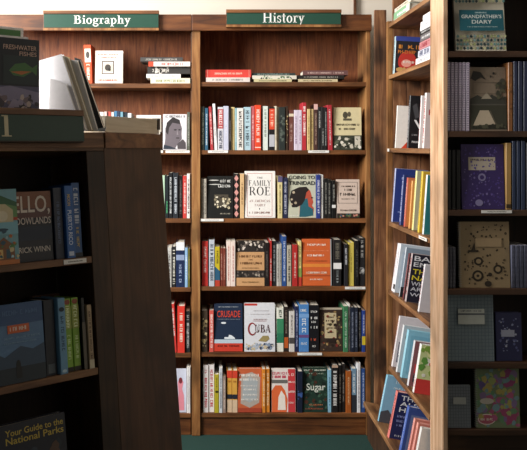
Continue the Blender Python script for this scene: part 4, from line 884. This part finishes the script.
def kbook(desc, u0, u1_, z, H, col, it, face=False, D=None, y=.02, lean=0, yaw=0, edge=None, group='books on the front left kiosk', W=None, tb=0):
    Wd = W if W is not None else (u1_ - u0 - .0006)
    mw = ML @ Matrix.Translation((u0, y, z + .0008 + (D or .02) * math.sin(R(tb)))) @ Matrix.Rotation(R(yaw), 4, 'Z') @ Matrix.Rotation(R(lean), 4, 'Y') @ Matrix.Rotation(R(-tb), 4, 'X')
    return book(desc, group, mw, Wd, H, D or (.02 if face else .14), col, it, face, edge)
def kh(px, pyt, z, y=.02): return z_at(px, pyt, y) - z
# upper shelf
uu = lambda px, z: u_at(px, z, .02)
za = Z1 + .1
kbook('illustrated travel cover with bridge and houses on the upper kiosk shelf', uu(-40, za), uu(15.5, za), Z1, kh(20, 189, Z1, .012), '7cb0bc', [
  ('p', [(0, .8), (.3, .92), (.6, .95), (1, .82), (1, .7), (0, .7)], '3c6c4c'), ('p', [(0, .62), (1, .62), (1, .76), (.8, .8), (.6, .74), (0, .74)], '6c9860'), ('r', 0, .58, 1, .62, 'c04830'), ('p', [(.5, .56), (.52, .74), (.62, .8), (.78, .8), (.92, .72), (.92, .56)], 'd8c8a0'), ('e', .72, .64, .1, .07, 'e8dcc0'),
  ('r', 0, .4, 1, .56, '88c0d0'), ('e', .7, .46, .12, .02, '2c4c60'), ('p', [(.55, .05), (.55, .25), (.72, .36), (.92, .24), (.92, .05)], '8a5c3c'), ('r', .62, .08, .7, .2, 'e8c880'), ('r', .76, .08, .84, .2, '3c5c6c'), ('p', [(.3, .05), (.3, .22), (.42, .3), (.54, .2), (.54, .05)], '3c5c54'), ('r', 0, 0, 1, .06, 'c87840'), ('b', .0, .06, 1, .5, ['c87840', 'dccc9c', '34586c', 'b8d8e0', '5c8c50'], 40, .05)], True, .016, .004)
kbook('dark cover titled Hello Shadowlands with orange sky, upper kiosk shelf', uu(0, za), uu(53.5, za), Z1, kh(40, 191.5, Z1, .03), '1c2230', [
  ('r', 0, .76, 1, 1, '8a5a44'), ('r', 0, .62, 1, .76, '6a4a48'), ('r', 0, .3, 1, .5, '1f2c40')] + Tx('HELLO,', .06, .66, .97, .94, 'e4d8cc') + Tx('SHADOWLANDS', .10, .53, .98, .63, 'd8ccc4') + Tx('PATRICK WINN', .14, .13, .94, .21, 'd8d0c8'), True, .022, .028)
kbook('dark navy thick volume behind the blue guides, upper kiosk shelf', uu(54.5, za), uu(63.5, za), Z1, kh(58, 188, Z1), '1e2a40', V('54688c', .2, .8, .3))
kbook('blue spine titled Puerto Rico in the upper kiosk shelf', uu(64, za), uu(72.3, za), Z1, kh(67, 186, Z1, .01), '2a62a8', [('v', 'PUERTO RICO', .26, .18, .74, .66, 'd8e4f4'), ('v', 'MOON', .3, .72, .66, .88, 'd8b860')] + [('r', .2, .03, .8, .09, 'c8d4e8')], y=.008)
kbook('second blue travel guide spine, right of the Puerto Rico one', uu(73, za), uu(81.4, za), Z1, kh(76, 183, Z1), '2f5a92', V('c8d0dc', .45, .93, .5) + V('c8b060', .12, .4, .3) + Bd(.0, .06, '1c2430'))
tab(0, uu(86, Z1) - uu(63.5, Z1), 0, 'white paper tab under the blue guides on the kiosk', mw=ML @ Matrix.Translation((u_at(63.5, Z1, 0), .0008, Z1 - .0165)), h=.0135)
# lower shelf
zc = Z2 + .1
kbook('blue mountain landscape cover with orange logo on the lower kiosk shelf', uu(-40, zc), uu(43, zc), Z2, kh(40, 301, Z2, .012), '5a80a8', [
  ('r', 0, .0, 1, .26, '22303c'), ('p', [(0, .26), (0, .42), (.2, .36), (.35, .44), (.5, .34), (.7, .46), (.85, .4), (1, .46), (1, .2), (0, .2)], '3a5068'), ('r', 0, .74, 1, 1, '3c5c88'), ('e', .66, .22, .03, .07, '181c22'), ('r', .63, .06, .70, .2, '181c22'), ('r', .55, .63, .82, .735, 'd8693c')] + M(.58, .66, .8, .71, 'f4e4d8') + M(.5, .86, .95, .92, '5a7ca8') + M(.5, .56, .95, .585, '8cacc8') + M(.5, .5, .9, .52, '8cacc8'), True, .02, .008, tb=2)
kbook('dark navy wide spine on the lower kiosk shelf', uu(45, zc), uu(56, zc), Z2, kh(50, 300, Z2), '1a2230', [('r', .2, .03, .8, .15, '5a646c')])
kbook('light blue spine on the lower kiosk shelf', uu(56.6, zc), uu(64.2, zc), Z2, kh(60, 298.5, Z2, .004), '6f9fc2', V('2c4c68', .3, .78, .4) + [('e', .5, .85, .35, .03, '1c2c3c'), ('e', .5, .04, .3, .02, 'c0d8e8')], y=.004)
for nm, a, b in (('left', 65.2, 72.4), ('right', 72.9, 80)):
    kbook('lime green spine, %s of a matching pair, lower kiosk shelf' % nm, uu(a, zc), uu(b, zc), Z2, kh(70, 298.5, Z2), '8cb83c', Bd(.0, .06, '201c18') + [('e', .5, .95, .4, .035, '9a4c38')] + Bd(.58, .9, 'a0ac50') + V('ecf4c0', .6, .9, .5) + V('d8eca8', .15, .5, .4), group='lime green pair')
kbook('grey black spine right of the lime green pair', u_at(82.8, zc, .01), u_at(86.2, zc, .01), Z2, kh(84, 298, Z2, .01), '16181c', Bd(0, .66, '6c6458'), y=.01)
kbook('thin cream and brown spine at the right end, lower kiosk shelf', u_at(88.2, zc, .004), u_at(93, zc, .004), Z2, kh(90, 305, Z2, .004), 'b09878', V('5c4030', .1, .9, .4) + Bd(.0, .14, 'd8ccb0'), y=.004)
kbook('brown topped volume standing behind the light blue and green spines', uu(60, zc), uu(88, zc), Z2, kh(74, 291, Z2, .19), '6c4c34', (), True, .02, .178)
zd = Z3 + .2
kbook('navy guide cover to the National Parks in yellow letters, lowest kiosk shelf', uu(-10, zd), uu(66, zd), Z3, kh(50, 416.5, Z3, .02), '131a2c', [('t', 'Your Guide to the', .20, .855, .97, .935, 'c8b048'), ('t', 'National Parks', .20, .755, .97, .84, 'c8b048'), ('b', .05, .1, .95, .7, ['2c3c4c', '5c4438', '24303c', '8c6c50'], 40, .08)], True, .03, .015, tb=3)

# ---------------------------------------------------------------- things standing on the kiosk
ztop = z_at(100, 133)
def up(u, y, z=None):      # upright frame (not leaning) on the kiosk's top
    w = ML @ Vector((u, y, ztop)); return Matrix.Translation((w.x, w.y, w.z + .0012)) @ Matrix.Rotation(R(A0), 4, 'Z')
def ztop_h(px, py, y):
    w = ML @ Vector((u_at(px, ztop, y), y, ztop)); return (147 - py) / F * w.y + EYE - w.z
u0f, u1f = u_at(-38, .2, .05), u_at(36.5, .2, .05)
h = ztop_h(30, 40, .05)
book('large dark fish guide cover standing on the front left kiosk', 'books standing on the kiosk', up(u0f, .05), u1f - u0f, h, .022, '18202c', [
  ('r', 0, .0, 1, .5, '5a5a78'), ('p', [(0, .5), (.3, .46), (.6, .5), (1, .44), (1, .3), (.7, .36), (.3, .3), (0, .38)], '8c88a4'), ('p', [(.4, .1), (.75, .34), (1, .22), (1, .02), (.5, .02)], '3a3438'), ('b', .3, .1, 1, .42, ['48424c', '2c2830', '9c94ac', '7a6c74', 'c8b8b0'], 50, .06),
  ('r', .5, .52, .97, .82, '28383c'), ('p', [(.58, .66), (.66, .73), (.8, .75), (.9, .70), (.97, .74), (.96, .62), (.9, .66), (.78, .60), (.64, .61)], '4c7c48'), ('p', [(.6, .645), (.75, .62), (.88, .66), (.75, .66)], 'c87844'),
  ] + Tx('FRESHWATER', .50, .88, .96, .93, 'd8b8a8') + Tx('FISHES', .72, .82, .96, .865, 'd8b8a8'), True)
for k_, (pxr, pyt, yy, col, lab) in enumerate(((20, 28.5, .12, 'eeeae4', 'white framed green board behind the fish guide'), (25, 37.5, .085, 'e4e0dc', 'white edged dark book between fish guide and green board'))):
    a, b = u_at(-40, .25, yy), u_at(pxr, .25, yy); hh = ztop_h(pxr, pyt, yy)
    t = thing('framed_board' if k_ == 0 else 'book', lab, 'board' if k_ == 0 else 'book', up(a, yy))
    W_ = b - a
    MB().box(0, 0, 0, W_, .012, hh, paper(col, .5), .001).build('board', t)
    MB().box(.008, -.0012, .008, W_ - .01, -.0002, hh - .008, paper('4c7c44' if k_ == 0 else '20262c')).build('printed_panel', t)
# white paperback sagging open and a black-backed one leaning left beside it
def lean_book(lab, px0, px1, pyt, y, lean, T, col, it, edge, D=.03, parts=None, yaw=0):
    pass
def slab(lab, quad, y, th, col, items=(), cover=None):
    """leaning book: quad = four picture columns/rows (bl, br, tr, tl) on the plane y of the kiosk top frame -> a real thick book"""
    b0_ = up(0, y).translation; base = Matrix.Translation((b0_.x, b0_.y, EYE + .049)) @ Matrix.Rotation(R(-16), 4, 'Z')
    pts = []
    for px, py in quad:
        k = (px - 210) / F; o = base.translation; dx = base.col[0].xyz
        # point on the vertical plane through base along dx
        t = (k * o.y - o.x) / (dx.x - k * dx.y); w = o + dx * t
        pts.append((t, (147 - py) / F * w.y + EYE - o.z))
    zmin = min(p[1] for p in pts); 
    r = thing('book', lab, 'book', base @ Matrix.Translation((pts[0][0], 0, 0)), 'books standing on the kiosk')
    pts = [(a - pts[0][0], b - zmin) for a, b in pts]
    m = MB(); n = len(pts); c = .002
    def layer(name, y0, y1, mat, ins=0):
        b = MB(); cx = sum(p[0] for p in pts) / n; cz = sum(p[1] for p in pts) / n
        q = [(cx + (a - cx) * (1 - ins), cz + (d_ - cz) * (1 - ins)) for a, d_ in pts]
        f = [b.bm.verts.new((a, y0, d_)) for a, d_ in q]; g = [b.bm.verts.new((a, y1, d_)) for a, d_ in q]; b.mi(mat)
        b.bm.faces.new(f); b.bm.faces.new(g[::-1])
        for i in range(n): b.bm.faces.new((f[i], g[i], g[(i+1) % n], f[(i+1) % n]))
        return b.build(name, r)
    layer('front_cover', 0, c, paper(col, .45, 'cover')); layer('page_block', c, th - c, pages_mat('Y'), .03); layer('back_cover', th - c, th, paper(cover or col, .45, 'cover'))
    return r
slab('white blank backed paperback slumped on the kiosk beside the fish guide', [(40, 131), (86, 131), (61.5, 54), (37.5, 61)], .086, .016, 'efedf0')
slab('second white book with folded corner leaning in front of it', [(48, 131), (82, 131), (66, 84), (50, 78)], .064, .009, 'f2f0f2')
slab('cream edged book leaning left behind the white paperback', [(84, 131), (92, 131), (68, 57), (61.5, 55)], .118, .012, 'd8ccb4', cover='c8b060')
slab('thin white booklet with yellow picture leaning before the black board', [(92, 131), (97.5, 131), (77, 60), (66, 59)], .14, .010, 'e6e4e2', cover='e4dfd8')
slab('narrow black cover leaning left at the end of the kiosk books', [(98, 131), (104.5, 131), (79.5, 59), (74, 57)], .163, .012, '1c1a1a')
slab('small white card lying by the foot of the black cover', [(97, 131), (105, 131), (106, 127.5), (98, 129)], .02, .006, 'f2f0ee')
# pale wooden tray with a black corner at the far end of the kiosk top
q = qa + (qb - qa) * .05; q2 = qb - (qb - qa) * .01
L_ = (q2 - q).length; ang = math.atan2((q2 - q).y, (q2 - q).x)
mwt = Matrix.Translation((q.x, q.y, q.z + .001)) @ Matrix.Rotation(ang, 4, 'Z') @ Matrix.Translation((0, .012, 0))
t = thing('tray', 'pale wooden tray with black corner on the kiosk top', 'tray', mwt)
W_TRAY = wood('tray_birch', 'b8aa90', 'd0c4ac', 'e0d6c2', 'X', .5, .1)
hz = .052
MB().box(0, 0, .0, L_, .012, hz, W_TRAY, .001).build('front_board', t)
MB().box(0, .012, .0, .012, .20, hz, W_TRAY, .001).build('end_board', t); MB().box(L_ - .012, .0125, .0, L_, .20, hz, W_TRAY, .001).build('end_board', t)
MB().box(.0125, .188, .0, L_ - .0125, .20, hz, W_TRAY, .001).build('rear_board', t)
MB().box(.0125, .0125, .0, L_ - .0125, .1875, .006, W_TRAY).build('base', t)
MB().box(L_ - .014, -.003, .015, L_ + .003, .02, hz + .003, paper('1a1816', .4, 'corner')).build('corner_bracket', t)
